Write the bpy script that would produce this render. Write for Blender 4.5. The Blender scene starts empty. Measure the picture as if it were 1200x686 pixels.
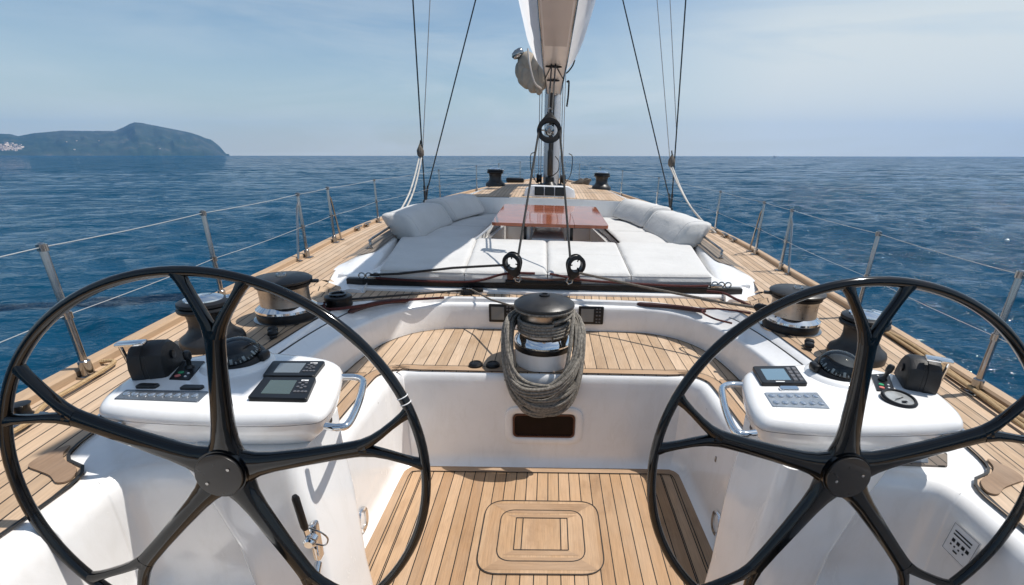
import bpy, bmesh, math, random
import numpy as np
from mathutils import Vector, Matrix, noise
from mathutils.geometry import tessellate_polygon
PI = math.pi
R = math.radians
random.seed(7)
rng = np.random.default_rng(11)
S = bpy.context.scene
COL = S.collection

# ------------------------------------------------------------------ materials
def newmat(name):
    m = bpy.data.materials.new(name)
    m.use_nodes = True
    nt = m.node_tree
    b = nt.nodes['Principled BSDF']
    return m, nt, b

def N(nt, t, **kw):
    n = nt.nodes.new(t)
    for k, v in kw.items():
        if k in n.inputs:
            n.inputs[k].default_value = v
        else:
            setattr(n, k, v)
    return n

def L(nt, a, b):
    nt.links.new(a, b)

def math_n(nt, op, a, b=None):
    n = nt.nodes.new('ShaderNodeMath'); n.operation = op
    for i, x in enumerate((a, b)):
        if x is None: continue
        if isinstance(x, (int, float)): n.inputs[i].default_value = x
        else: L(nt, x, n.inputs[i])
    return n.outputs[0]

def ramp(nt, fac, stops):
    r = nt.nodes.new('ShaderNodeValToRGB')
    e = r.color_ramp.elements
    while len(e) < len(stops): e.new(0.5)
    for i, (p, c) in enumerate(stops):
        e[i].position = p
        e[i].color = (c[0], c[1], c[2], 1) if not isinstance(c, (int, float)) else (c, c, c, 1)
    L(nt, fac, r.inputs[0])
    return r.outputs[0]

def mixc(nt, fac, a, b, mode='MIX'):
    n = nt.nodes.new('ShaderNodeMix'); n.data_type = 'RGBA'; n.blend_type = mode
    for i, x in ((0, fac), (6, a), (7, b)):
        if isinstance(x, (int, float)): n.inputs[i].default_value = x
        elif isinstance(x, tuple): n.inputs[i].default_value = (x[0], x[1], x[2], 1)
        else: L(nt, x, n.inputs[i])
    return n.outputs[2]

def bump(nt, b, h, dist=0.01, strength=0.3):
    n = nt.nodes.new('ShaderNodeBump')
    n.inputs['Strength'].default_value = strength
    n.inputs['Distance'].default_value = dist
    L(nt, h, n.inputs['Height']); L(nt, n.outputs[0], b.inputs['Normal'])
    return n

def noise_n(nt, vec, scale, detail=3, rough=.55, dist=0):
    n = N(nt, 'ShaderNodeTexNoise')
    n.inputs['Scale'].default_value = scale; n.inputs['Detail'].default_value = detail
    n.inputs['Roughness'].default_value = rough; n.inputs['Distortion'].default_value = dist
    if vec is not None: L(nt, vec, n.inputs['Vector'])
    return n.outputs[0]

def simple(name, col, rough=.4, metal=0, coat=0, var=.06, vscale=9, spec=.5, bumps=0, bscale=60):
    m, nt, b = newmat(name)
    tc = N(nt, 'ShaderNodeTexCoord')
    f = noise_n(nt, tc.outputs['Object'], vscale, 4)
    lo = tuple(c * (1 - var) for c in col); hi = tuple(min(1, c * (1 + var)) for c in col)
    L(nt, ramp(nt, f, [(.3, lo), (.7, hi)]), b.inputs['Base Color'])
    rr = ramp(nt, f, [(.3, max(0.02, rough * .85)), (.7, min(1, rough * 1.2))])
    L(nt, rr, b.inputs['Roughness'])
    b.inputs['Metallic'].default_value = metal
    b.inputs['Coat Weight'].default_value = coat
    b.inputs['Coat Roughness'].default_value = .06
    b.inputs['Specular IOR Level'].default_value = spec
    if bumps:
        bump(nt, b, noise_n(nt, tc.outputs['Object'], bscale, 3), .004, bumps)
    return m

def sv(nt, sp, a, b_):
    c = N(nt, 'ShaderNodeCombineXYZ'); L(nt, math_n(nt, 'MULTIPLY', sp.outputs[0], a), c.inputs[0]); L(nt, math_n(nt, 'MULTIPLY', sp.outputs[1], b_), c.inputs[1])
    return c.outputs[0]
def teak(name, w, tones, gap=.06, caulk=(.012, .011, .010), offs=0.0, weather=.25, grain=1.0, joint=60.0):
    """planked deck: UV x = metres across the planks, UV y = metres along them"""
    m, nt, b = newmat(name)
    uv = N(nt, 'ShaderNodeUVMap')
    sp = N(nt, 'ShaderNodeSeparateXYZ'); L(nt, uv.outputs[0], sp.inputs[0])
    u = math_n(nt, 'ADD', math_n(nt, 'DIVIDE', sp.outputs[0], w), 100.5 + offs)
    fl = math_n(nt, 'FLOOR', u); fr = math_n(nt, 'FRACT', u)
    # butt joints: every plank is cut at its own places
    jn = N(nt, 'ShaderNodeTexWhiteNoise', noise_dimensions='1D'); L(nt, fl, jn.inputs['W'])
    vj = math_n(nt, 'ADD', math_n(nt, 'DIVIDE', sp.outputs[1], joint), math_n(nt, 'MULTIPLY', jn.outputs[0], 7.0))
    vfl = math_n(nt, 'FLOOR', vj); vfr = math_n(nt, 'FRACT', vj)
    idc = N(nt, 'ShaderNodeCombineXYZ'); L(nt, fl, idc.inputs[0]); L(nt, vfl, idc.inputs[1])
    wn = N(nt, 'ShaderNodeTexWhiteNoise', noise_dimensions='3D'); L(nt, idc.outputs[0], wn.inputs['Vector'])
    base = ramp(nt, wn.outputs[0], [(0.0, tones[0]), (.45, tones[1]), (1.0, tones[2])])
    gv = N(nt, 'ShaderNodeCombineXYZ')
    L(nt, math_n(nt, 'MULTIPLY', sp.outputs[0], 190.0), gv.inputs[0])
    L(nt, math_n(nt, 'MULTIPLY', sp.outputs[1], 7.0), gv.inputs[1])
    L(nt, math_n(nt, 'MULTIPLY', wn.outputs[0], 55.0), gv.inputs[2])
    g = noise_n(nt, gv.outputs[0], 1.0, 4, .6, .35)
    base = mixc(nt, 1.0, base, ramp(nt, g, [(.25, 1 - .34 * grain), (.75, 1 + .0 * grain)]), 'MULTIPLY')
    wv = N(nt, 'ShaderNodeCombineXYZ')
    L(nt, math_n(nt, 'MULTIPLY', sp.outputs[0], 5.0), wv.inputs[0]); L(nt, math_n(nt, 'MULTIPLY', sp.outputs[1], 1.6), wv.inputs[1])
    wt = noise_n(nt, wv.outputs[0], 1.3, 5, .6)
    base = mixc(nt, ramp(nt, wt, [(.42, 0.0), (.8, weather)]), base, (.46, .40, .33))
    st = noise_n(nt, sv(nt, sp, 2.2, 1.3), 2.0, 6, .66, .4)
    base = mixc(nt, 1.0, base, ramp(nt, st, [(.30, (.80, .77, .74)), (.47, (1, 1, 1)), (.68, (1.06, 1.06, 1.07))]), 'MULTIPLY')
    e = math_n(nt, 'ABSOLUTE', math_n(nt, 'SUBTRACT', fr, .5))
    gapm = math_n(nt, 'GREATER_THAN', e, .5 - gap)
    ej = math_n(nt, 'ABSOLUTE', math_n(nt, 'SUBTRACT', vfr, .5))
    gapj = math_n(nt, 'GREATER_THAN', ej, .5 - .0022 / joint)
    gm = math_n(nt, 'MAXIMUM', gapm, gapj)
    L(nt, mixc(nt, gm, base, caulk), b.inputs['Base Color'])
    L(nt, ramp(nt, g, [(.2, .5), (.8, .72)]), b.inputs['Roughness'])
    b.inputs['Specular IOR Level'].default_value = .35
    hgt = math_n(nt, 'SUBTRACT', math_n(nt, 'MULTIPLY', g, .25), math_n(nt, 'MULTIPLY', gm, .8))
    bump(nt, b, hgt, .0025, .35)
    return m

T_SUN = ((.40, .240, .128), (.48, .305, .172), (.555, .365, .222))
T_DECK = ((.46, .318, .202), (.54, .385, .255), (.63, .465, .325))
M = {}
M['teak'] = teak('teak_sole', .069, T_SUN, .042)
M['teak_hatch'] = teak('teak_hatch', .069, T_SUN, .0, grain=1.1)
M['teak_bench'] = teak('teak_bench', .076, T_DECK, .035)
M['teak_deck'] = teak('teak_deck', .060, T_DECK, .045, weather=.35, joint=6.0)
M['teak_margin'] = teak('teak_margin', .35, ((.38, .245, .145), (.43, .28, .17), (.48, .32, .20)), .0)
M['teak_rail'] = teak('teak_rail', .6, ((.42, .285, .175), (.47, .325, .205), (.52, .365, .24)), .0)
M['teak_grey'] = teak('teak_grey', .045, ((.15, .12, .10), (.19, .155, .125), (.23, .19, .15)), .06)
M['teak_dark'] = teak('teak_dark', .5, ((.26, .17, .11), (.30, .20, .13), (.33, .22, .14)), .0)
M['caulk'] = simple('caulk', (.012, .012, .012), .6)
M['gelcoat'] = simple('gelcoat', (.81, .81, .81), .17, 0, .5, .03, 2.2)
def gelcoat_marks():
    m = M['gelcoat']; nt = m.node_tree; b = nt.nodes['Principled BSDF']
    tc = N(nt, 'ShaderNodeTexCoord')
    mp = N(nt, 'ShaderNodeMapping'); mp.inputs['Scale'].default_value = (3, 3, 1.1); L(nt, tc.outputs['Object'], mp.inputs['Vector'])
    a = noise_n(nt, mp.outputs[0], 4.0, 7, .68, .6); c = noise_n(nt, tc.outputs['Object'], 60, 3, .6)
    old = b.inputs['Base Color'].links[0].from_socket
    col = mixc(nt, 1.0, old, ramp(nt, a, [(.36, (.955, .95, .94)), (.52, (1, 1, 1))]), 'MULTIPLY')
    L(nt, mixc(nt, ramp(nt, c, [(.70, 0.0), (.78, .12)]), col, (.55, .53, .50)), b.inputs['Base Color'])
    L(nt, ramp(nt, a, [(.3, .30), (.6, .13)]), b.inputs['Roughness'])
gelcoat_marks()
M['hullpaint'] = simple('hullpaint', (.75, .76, .78), .12, 0, .6, .02, 1.0)
M['ceiling'] = simple('ceiling', (.72, .72, .72), .4)
M['steel'] = simple('steel', (.37, .36, .35), .16, 1, 0, .05, 30)
M['chrome'] = simple('chrome', (.78, .79, .8), .06, 1, 0, .03, 20)
M['drum'] = simple('drum', (.42, .385, .35), .3, 1, 0, .14, 25, bumps=.25, bscale=220)
M['black_gloss'] = simple('black_gloss', (.0025, .0025, .0028), .10, 0, .25, .2, 14, spec=.35)
M['black'] = simple('black', (.007, .007, .008), .36, 0, 0, .2, 20, spec=.35)
M['black_matte'] = simple('black_matte', (.011, .011, .012), .5, 0, 0, .25, 25, bumps=.2, bscale=150)
M['charcoal'] = simple('charcoal', (.017, .017, .018), .4, 0, 0, .2, 25, bumps=.15, bscale=120)
M['carbon_cap'] = simple('carbon_cap', (.022, .019, .017), .3, .2, .2, .12, 20)
M['screen'] = simple('screen', (.060, .082, .070), .12, 0, .6, .05, 4)
M['screen_grey'] = simple('screen_grey', (.13, .15, .165), .12, 0, .6, .05, 4)
M['screen_blue'] = simple('screen_blue', (.13, .21, .27), .12, 0, .6, .05, 4)
M['key'] = simple('key', (.10, .10, .11), .45)
M['print'] = simple('print', (.7, .7, .7), .5)
M['alu_panel'] = simple('alu_panel', (.42, .45, .48), .3, .7, 0, .06, 30)
M['button'] = simple('button', (.62, .64, .67), .2, .9, 0, .04, 30)
M['dark_panel'] = simple('dark_panel', (.10, .115, .135), .28, .2, .3, .08, 20)
M['green'] = simple('green', (.02, .28, .12), .4)
M['redbtn'] = simple('redbtn', (.55, .16, .14), .4)
M['maroon'] = simple('maroon', (.038, .006, .006), .5, bumps=.3, bscale=200)
M['lacquer'] = simple('lacquer', (.30, .095, .052), .06, 0, 0, .25, 6, spec=.42)
M['mast_paint'] = simple('mast_paint', (.50, .51, .53), .25, .35, .2, .05, 3)
M['sailwhite'] = simple('sailwhite', (.76, .77, .80), .55, 0, 0, .03, 2)
M['boom_under'] = simple('boom_under', (.80, .74, .68), .35, .1, .2, .06, 3)
M['boom_skin'] = simple('boom_skin', (.58, .52, .47), .4, .1, .1, .06, 3)
M['canvas'] = simple('canvas', (.37, .315, .25), .85, 0, 0, .22, 6, bumps=.8, bscale=22)
M['wire'] = simple('wire', (.42, .43, .44), .45, .2)
M['rod'] = simple('rod', (.035, .04, .045), .35, .4)
M['white_plastic'] = simple('white_plastic', (.8, .8, .8), .35)
M['bronze'] = simple('bronze', (.10, .045, .03), .4, .3)
M['mahogany'] = simple('mahogany', (.010, .004, .003), .4, 0, 0, .3, 12, spec=.15)
M['dialwhite'] = simple('dialwhite', (.62, .64, .60), .4)
M['led_teak'] = M['bronze']

def fabric():
    m, nt, b = newmat('cushion_fabric')
    tc = N(nt, 'ShaderNodeTexCoord')
    f = noise_n(nt, tc.outputs['Object'], 3.0, 5, .6)
    L(nt, ramp(nt, f, [(.3, (.51, .508, .50)), (.7, (.58, .578, .57))]), b.inputs['Base Color'])
    b.inputs['Roughness'].default_value = .9
    b.inputs['Sheen Weight'].default_value = .15
    fine = noise_n(nt, tc.outputs['Object'], 260, 2)
    big = noise_n(nt, tc.outputs['Object'], 7.0, 4, .6, .6)
    cr = noise_n(nt, tc.outputs['Object'], 16.0, 3, .6, 1.5)
    h = math_n(nt, 'ADD', math_n(nt, 'MULTIPLY', fine, .10), math_n(nt, 'ADD', math_n(nt, 'MULTIPLY', big, 1.0), math_n(nt, 'MULTIPLY', cr, .28)))
    bump(nt, b, h, .03, .32)
    return m
M['fabric'] = fabric()
def sailcloth():
    m, nt, b = newmat('sailcloth')
    tc = N(nt, 'ShaderNodeTexCoord')
    f = noise_n(nt, tc.outputs['Object'], 2.0, 4)
    c = ramp(nt, f, [(.3, (.80, .81, .83)), (.7, (.86, .87, .88))])
    L(nt, c, b.inputs['Base Color']); b.inputs['Roughness'].default_value = .5
    tr = nt.nodes.new('ShaderNodeBsdfTranslucent'); L(nt, c, tr.inputs[0])
    mx = nt.nodes.new('ShaderNodeMixShader'); mx.inputs[0].default_value = .62
    out = [n for n in nt.nodes if n.type == 'OUTPUT_MATERIAL'][0]
    L(nt, b.outputs[0], mx.inputs[1]); L(nt, tr.outputs[0], mx.inputs[2]); L(nt, mx.outputs[0], out.inputs['Surface'])
    return m
M['sailcloth'] = sailcloth()

def rope_mat(name, c0, c1, pitch=85, strands=5):
    m, nt, b = newmat(name)
    uv = N(nt, 'ShaderNodeUVMap')
    sp = N(nt, 'ShaderNodeSeparateXYZ'); L(nt, uv.outputs[0], sp.inputs[0])
    a = math_n(nt, 'MULTIPLY', sp.outputs[0], 2 * PI * strands)
    v = math_n(nt, 'MULTIPLY', sp.outputs[1], 2 * PI * pitch)
    s = math_n(nt, 'MULTIPLY', math_n(nt, 'SINE', math_n(nt, 'ADD', a, v)), math_n(nt, 'SINE', math_n(nt, 'SUBTRACT', a, v)))
    tc = N(nt, 'ShaderNodeTexCoord')
    nz = noise_n(nt, tc.outputs['Object'], 70, 3)
    f = math_n(nt, 'ADD', math_n(nt, 'MULTIPLY', s, .35), nz)
    L(nt, ramp(nt, f, [(.25, c0), (.75, c1)]), b.inputs['Base Color'])
    b.inputs['Roughness'].default_value = .85
    bump(nt, b, s, .002, .6)
    return m
M['rope'] = rope_mat('rope_grey', (.045, .040, .034), (.36, .33, .285))
M['rope_dark'] = rope_mat('rope_dark', (.008, .008, .009), (.045, .045, .045))
M['rope_white'] = rope_mat('rope_white', (.42, .40, .37), (.68, .66, .62))
M['rope_tan'] = rope_mat('rope_tan', (.28, .18, .09), (.52, .37, .2))
M['rope_red'] = rope_mat('rope_red', (.03, .006, .006), (.11, .022, .02))
M['rope_brown'] = rope_mat('rope_brown', (.07, .06, .05), (.22, .19, .16))

def glass_dome():
    m, nt, b = newmat('dome_glass')
    tr = nt.nodes.new('ShaderNodeBsdfTransparent'); gl = nt.nodes.new('ShaderNodeBsdfGlossy'); gl.inputs['Roughness'].default_value = .02
    lw = nt.nodes.new('ShaderNodeFresnel'); lw.inputs[0].default_value = 1.5
    tc = N(nt, 'ShaderNodeTexCoord')
    L(nt, ramp(nt, noise_n(nt, tc.outputs['Object'], 6), [(.3, (.72, .76, .80)), (.7, (.78, .82, .86))]), tr.inputs[0])
    mx = nt.nodes.new('ShaderNodeMixShader'); L(nt, lw.outputs[0], mx.inputs[0]); L(nt, tr.outputs[0], mx.inputs[1]); L(nt, gl.outputs[0], mx.inputs[2])
    out = [n for n in nt.nodes if n.type == 'OUTPUT_MATERIAL'][0]
    L(nt, mx.outputs[0], out.inputs['Surface']); nt.nodes.remove(b)
    return m
M['dome'] = glass_dome()
M['dialface'] = simple('dialface', (.30, .31, .31), .12, 0, .8, .25, 30)
M['dial'] = simple('dial', (.012, .014, .014), .5)

# ------------------------------------------------------------------ mesh building
class MB:
    def __init__(s): s.v = []; s.f = []; s.uv = []
    def add(s, vs, fs, uvs=None):
        o = len(s.v); s.v += [Vector(p) for p in vs]
        for i, f in enumerate(fs):
            s.f.append([o + k for k in f]); s.uv.append(uvs[i] if uvs else None)
        return s
    def rings(s, rings, closed=True, cap0=True, cap1=True, loop=False, uv=True, uscale=None):
        n = len(rings[0]); o = len(s.v)
        for r in rings: s.v += [Vector(p) for p in r]
        d = [0.0]
        for a, b in zip(rings, rings[1:]): d.append(d[-1] + (Vector(a[0]) - Vector(b[0])).length)
        m = len(rings); last = m if loop else m - 1
        if loop: d.append(d[-1] + (Vector(rings[0][0]) - Vector(rings[-1][0])).length)
        for i in range(last):
            i2 = (i + 1) % m
            for j in range(n if closed else n - 1):
                j2 = (j + 1) % n
                s.f.append([o + i * n + j, o + i * n + j2, o + i2 * n + j2, o + i2 * n + j])
                s.uv.append([(j / n, d[i]), ((j + 1) / n, d[i]), ((j + 1) / n, d[i + 1]), (j / n, d[i + 1])])
        if closed and not loop:
            if cap0: s.f.append([o + j for j in range(n)][::-1]); s.uv.append(None)
            if cap1: s.f.append([o + (m - 1) * n + j for j in range(n)]); s.uv.append(None)
        return s
    def tube(s, pts, r, n=8, closed=False, caps=True):
        P = [Vector(p) for p in pts]; m = len(P)
        rr = r if isinstance(r, (list, tuple)) else [r] * m
        T = []
        for i in range(m):
            a = P[(i - 1) % m] if (closed or i > 0) else P[i]
            b = P[(i + 1) % m] if (closed or i < m - 1) else P[i]
            t = b - a
            T.append(t.normalized() if t.length > 1e-9 else Vector((0, 0, 1)))
        up = Vector((0, 0, 1)) if abs(T[0].z) < .9 else Vector((1, 0, 0))
        x = T[0].cross(up).normalized(); rings = []
        for i in range(m):
            x = (x - T[i] * x.dot(T[i])).normalized(); y = T[i].cross(x)
            rings.append([P[i] + (x * math.cos(2 * PI * k / n) + y * math.sin(2 * PI * k / n)) * rr[i] for k in range(n)])
        return s.rings(rings, True, caps, caps, loop=closed)
    def lathe(s, prof, c=(0, 0, 0), axis=(0, 0, 1), n=32, caps=True):
        a = Vector(axis).normalized()
        x = a.cross(Vector((0, 1, 0)) if abs(a.y) < .9 else Vector((1, 0, 0))).normalized(); y = a.cross(x); c = Vector(c)
        rings = [[c + a * z + (x * math.cos(2 * PI * k / n) + y * math.sin(2 * PI * k / n)) * max(r, 1e-4) for k in range(n)] for r, z in prof]
        return s.rings(rings, True, caps, caps)
    def box(s, c, d, rot=None, bev=0, seg=2):
        bm = bmesh.new(); bmesh.ops.create_cube(bm, size=1)
        for v in bm.verts: v.co = Vector((v.co.x * d[0], v.co.y * d[1], v.co.z * d[2]))
        if bev: bmesh.ops.bevel(bm, geom=bm.edges[:], offset=bev, segments=seg, profile=.5, affect='EDGES')
        Q = Matrix.Translation(Vector(c)) @ (rot.to_4x4() if rot else Matrix.Identity(4))
        bm.verts.index_update()
        s.add([Q @ v.co for v in bm.verts], [[v.index for v in f.verts] for f in bm.faces]); bm.free()
        return s
    def prism(s, poly, z0, z1, xf=None):
        """poly: 2-D outline; extruded z0..z1; xf maps (x,y,z)->3-D"""
        xf = xf or (lambda p: Vector(p)); n = len(poly)
        tri = tessellate_polygon([[Vector((p[0], p[1], 0)) for p in poly]])
        ar = sum(poly[i][0] * poly[(i + 1) % n][1] - poly[(i + 1) % n][0] * poly[i][1] for i in range(n))
        o = len(s.v)
        s.v += [xf(Vector((p[0], p[1], z0))) for p in poly] + [xf(Vector((p[0], p[1], z1))) for p in poly]
        for t in tri:
            a, b_, c = t
            q = (poly[b_][0] - poly[a][0]) * (poly[c][1] - poly[a][1]) - (poly[c][0] - poly[a][0]) * (poly[b_][1] - poly[a][1])
            t = (a, b_, c) if q > 0 else (a, c, b_)
            s.f.append([o + n + k for k in t]); s.uv.append([(poly[k][0], poly[k][1]) for k in t])
            s.f.append([o + k for k in t[::-1]]); s.uv.append([(poly[k][0], poly[k][1]) for k in t[::-1]])
        for i in range(n):
            j = (i + 1) % n
            q = [o + i, o + j, o + n + j, o + n + i]
            if ar < 0: q = q[::-1]
            s.f.append(q); s.uv.append(None)
        return s
    def build(s, name, mat, parent=None, angle=35, flat=False, recalc=True):
        me = bpy.data.meshes.new(name)
        off = Vector(parent['o']) if parent is not None else Vector((0, 0, 0))
        vs = [tuple(v - off) for v in s.v]
        me.from_pydata(vs, [], s.f)
        uvl = me.uv_layers.new(name='UVMap')
        k = 0
        dat = np.zeros(len(me.loops) * 2, np.float32)
        for f, u in zip(s.f, s.uv):
            for i, vi in enumerate(f):
                w = u[i] if u else (s.v[vi].x, s.v[vi].y)
                dat[2 * k] = w[0]; dat[2 * k + 1] = w[1]; k += 1
        uvl.data.foreach_set('uv', dat)
        if recalc:
            bm = bmesh.new(); bm.from_mesh(me); bmesh.ops.recalc_face_normals(bm, faces=bm.faces[:]); bm.to_mesh(me); bm.free()
        if not flat:
            me.shade_smooth()
            me.set_sharp_from_angle(angle=R(angle))
        me.materials.append(mat)
        o = bpy.data.objects.new(name, me); COL.objects.link(o)
        if parent is not None:
            o.parent = parent; o['o'] = parent['o']
        else:
            o['o'] = (0.0, 0.0, 0.0)
        return o

BOAT = []
def tag(o, label, cat, group=None, kind=None, boat=True):
    o['label'] = label; o['category'] = cat
    if group: o['group'] = group
    if kind: o['kind'] = kind
    if boat: BOAT.append(o)
    return o
def thing(name, label, cat, at=(0, 0, 0), group=None):
    e = bpy.data.objects.new(name, None); COL.objects.link(e)
    e.empty_display_size = .1
    e.location = at; e['o'] = tuple(float(x) for x in at)
    return tag(e, label, cat, group)
def copy_thing(root, loc, label, rotz=0):
    c = root.copy(); COL.objects.link(c); c.location = loc; c['label'] = label; c.rotation_euler.z = rotz
    BOAT.append(c)
    for ch in list(root.children):
        d = ch.copy(); COL.objects.link(d); d.parent = c
        for g in ch.children:
            e = g.copy(); COL.objects.link(e); e.parent = d
    return c

def resize(root, k):
    """bake a smaller build size into the meshes of a thing (measured against the eye height of the helmsman)"""
    E = Vector((0, 0, 2.0))
    root.location = E + (Vector(root.location) - E) * k
    def rec(o):
        for c in o.children:
            c.data.transform(Matrix.Scale(k, 4)); rec(c)
    rec(root)
    return root
def interp(xs, ys):
    """smooth (Catmull-Rom, uneven knots) interpolation"""
    xs = list(xs); ys = list(ys); n = len(xs)
    ms = []
    for i in range(n):
        if i == 0: ms.append((ys[1] - ys[0]) / (xs[1] - xs[0]))
        elif i == n - 1: ms.append((ys[-1] - ys[-2]) / (xs[-1] - xs[-2]))
        else: ms.append(.5 * ((ys[i + 1] - ys[i]) / (xs[i + 1] - xs[i]) + (ys[i] - ys[i - 1]) / (xs[i] - xs[i - 1])))
    def f(x):
        if x <= xs[0]: return ys[0]
        if x >= xs[-1]: return ys[-1]
        for i in range(n - 1):
            if x <= xs[i + 1]: break
        h = xs[i + 1] - xs[i]; t = (x - xs[i]) / h
        return ((2*t**3 - 3*t*t + 1) * ys[i] + (t**3 - 2*t*t + t) * h * ms[i] + (-2*t**3 + 3*t*t) * ys[i+1] + (t**3 - t*t) * h * ms[i+1])
    return f
def lin(xs, ys): return lambda x: float(np.interp(x, xs, ys))
def smooth_path(pts, k=6, closed=False):
    P = [Vector(p) for p in pts]; n = len(P); out = []
    for i in range(n if closed else n - 1):
        p0 = P[(i - 1) % n] if closed or i > 0 else P[0] * 2 - P[1]
        p1 = P[i]; p2 = P[(i + 1) % n]
        p3 = P[(i + 2) % n] if closed or i + 2 < n else p2 * 2 - p1
        for j in range(k):
            t = j / k
            out.append(.5 * ((2 * p1) + (p2 - p0) * t + (2*p0 - 5*p1 + 4*p2 - p3) * t * t + (3*p1 - p0 - 3*p2 + p3) * t**3))
    if not closed: out.append(P[-1])
    return out
def round_poly(pts, r, k=6):
    """2-D polygon (or open polyline corners given as list) with rounded corners; r number or list"""
    n = len(pts); out = []
    for i in range(n):
        p = Vector(pts[i][:2]); a = Vector(pts[i - 1][:2]); b = Vector(pts[(i + 1) % n][:2])
        ri = r[i] if isinstance(r, (list, tuple)) else r
        da = (a - p); db = (b - p); ri = min(ri, .49 * da.length, .49 * db.length)
        if ri < 1e-5: out.append((p.x, p.y)); continue
        p0 = p + da.normalized() * ri; p1 = p + db.normalized() * ri
        for j in range(k + 1):
            t = j / k; q = p0 * (1 - t)**2 + p * 2 * t * (1 - t) + p1 * t * t
            out.append((q.x, q.y))
    return out
def sstep(a, b, x):
    t = min(1, max(0, (x - a) / (b - a))); return t * t * (3 - 2 * t)
def offset2(path, d):
    """offset an open 2-D path to its left by d"""
    out = []; n = len(path)
    for i in range(n):
        a = Vector(path[max(0, i - 1)][:2]); b = Vector(path[min(n - 1, i + 1)][:2])
        t = (b - a)
        if t.length < 1e-9: t = Vector((1, 0))
        t.normalize(); out.append((path[i][0] - t.y * d, path[i][1] + t.x * d))
    return out
def ribbon(mb, path, w, z, th=.004, uvw=True):
    """flat strip following a 2-D path; UV x across, y along"""
    Lp = offset2(path, w / 2); Rp = offset2(path, -w / 2); d = 0
    zf = z if callable(z) else (lambda x, y: z)
    for i in range(len(path) - 1):
        dl = (Vector(path[i + 1][:2]) - Vector(path[i][:2])).length
        q = [Lp[i], Rp[i], Rp[i + 1], Lp[i + 1]]
        mb.add([(p[0], p[1], zf(p[0], p[1])) for p in q], [[0, 1, 2, 3]], [[(-w/2, d), (w/2, d), (w/2, d + dl), (-w/2, d + dl)]])
        d += dl
    return mb

# ------------------------------------------------------------------ the yacht (boat axes: x starboard, y forward, z up; cockpit sole at 0)
b_f = interp((-3, -1, 0, 1.9, 3, 4.5, 5.3, 6.9, 8.5, 9.7, 11, 12, 13.5, 15, 16.5, 17.6),
             (1.45, 1.68, 1.80, 2.07, 2.20, 2.32, 2.40, 2.46, 2.36, 2.20, 1.97, 1.77, 1.38, .93, .42, .03))
def sheer(y): return 1.0 + .021 * max(0, y - 7.5)
i_f = lin((-3, 1.06, 1.20, 1.25, 1.29, 1.32, 1.36, 1.42, 1.50, 1.60, 1.75, 1.95, 2.3, 2.6, 2.9, 3.1, 3.28, 3.40, 3.49, 3.555, 3.57, 3.665, 3.67, 3.72, 3.95, 4.25, 6, 7.8, 10, 13, 13.8),
          (1.44, 1.44, 1.445, 1.455, 1.49, 1.56, 1.60, 1.62, 1.635, 1.635, 1.56, 1.46, 1.44, 1.425, 1.395, 1.36, 1.28, 1.16, .98, .72, .0, .0, 1.70, 1.76, 1.82, 1.87, 1.84, 1.66, 1.38, .88, .0))
def deckz(x, y):
    z = sheer(y)
    return z - .075 * sstep(1.74, 1.60, abs(x)) * sstep(3.05, 3.5, y) * (1 if y < 3.68 else 0)

Y = thing('sailing_yacht', 'white sailing yacht with teak decks, open cockpit and sunken lounge', 'yacht')
ys = sorted(set([round(x, 3) for x in np.arange(-2.5, 17.6, .12)] + [1.06, 1.20, 1.25, 1.29, 1.32, 1.36, 1.42, 1.50, 3.1, 3.28, 3.40, 3.49, 3.53, 3.555, 3.57, 3.60, 3.63, 3.665, 3.67, 3.72, 3.95, 17.6]))
mb = MB()
for s in (-1, 1):
    nn = 10
    for y0, y1 in zip(ys, ys[1:]):
        for k in range(nn):
            q = []; uv = []
            for y, kk in ((y0, k), (y0, k + 1), (y1, k + 1), (y1, k)):
                bb = b_f(y); ii = min(max(i_f(y0), i_f(y1)) if abs(i_f(y0) - i_f(y1)) > .6 else i_f(y), bb); x = bb + (ii - bb) * kk / nn
                q.append((s * x, y, deckz(x, y))); uv.append((bb - x, y + s * 3.3))
            mb.add(q, [[0, 1, 2, 3]], [uv])
deck = mb.build('teak_deck', M['teak_deck'], Y)
# covering board along the deck's inner edge
for s in (-1, 1):
    mb = MB()
    p = [(s * (i_f(y) + .024), y) for y in np.arange(1.76, 3.4, .03)]
    ribbon(mb, p, .05, lambda x, y: deckz(x, y) + .004)
    mb.build('covering_board', M['teak_margin'], Y)
for s in (-1, 1):
    mb = MB()
    pc = [(s * (i_f(y) + .0005), y) for y in np.arange(-1.5, 3.4, .03)]
    ribbon(mb, pc, .009, lambda x, y: deckz(x, y) + .0065)
    mb.build('caulking', M['caulk'], Y)
    mb = MB()
    pc = [(s * (i_f(y) + .052), y) for y in np.arange(1.76, 3.4, .03)]
    ribbon(mb, pc, .006, lambda x, y: deckz(x, y) + .0065)
    mb.build('caulking', M['caulk'], Y)
# the dark curved margin plank beside each helm
for s in (-1, 1):
    mb = MB()
    poly = [(1.468, 1.215), (1.475, 1.248), (1.505, 1.283), (1.572, 1.318), (1.612, 1.355), (1.632, 1.40), (1.655, 1.37), (1.668, 1.325), (1.655, 1.285), (1.60, 1.262), (1.545, 1.240), (1.495, 1.208)]
    sp = smooth_path([(p[0], p[1], 0) for p in poly], 5, True)
    mb.prism([(s * p.x, p.y) for p in sp], 1.003, 1.0085)
    mb.build('margin_plank', M['teak_dark'], Y)

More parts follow.
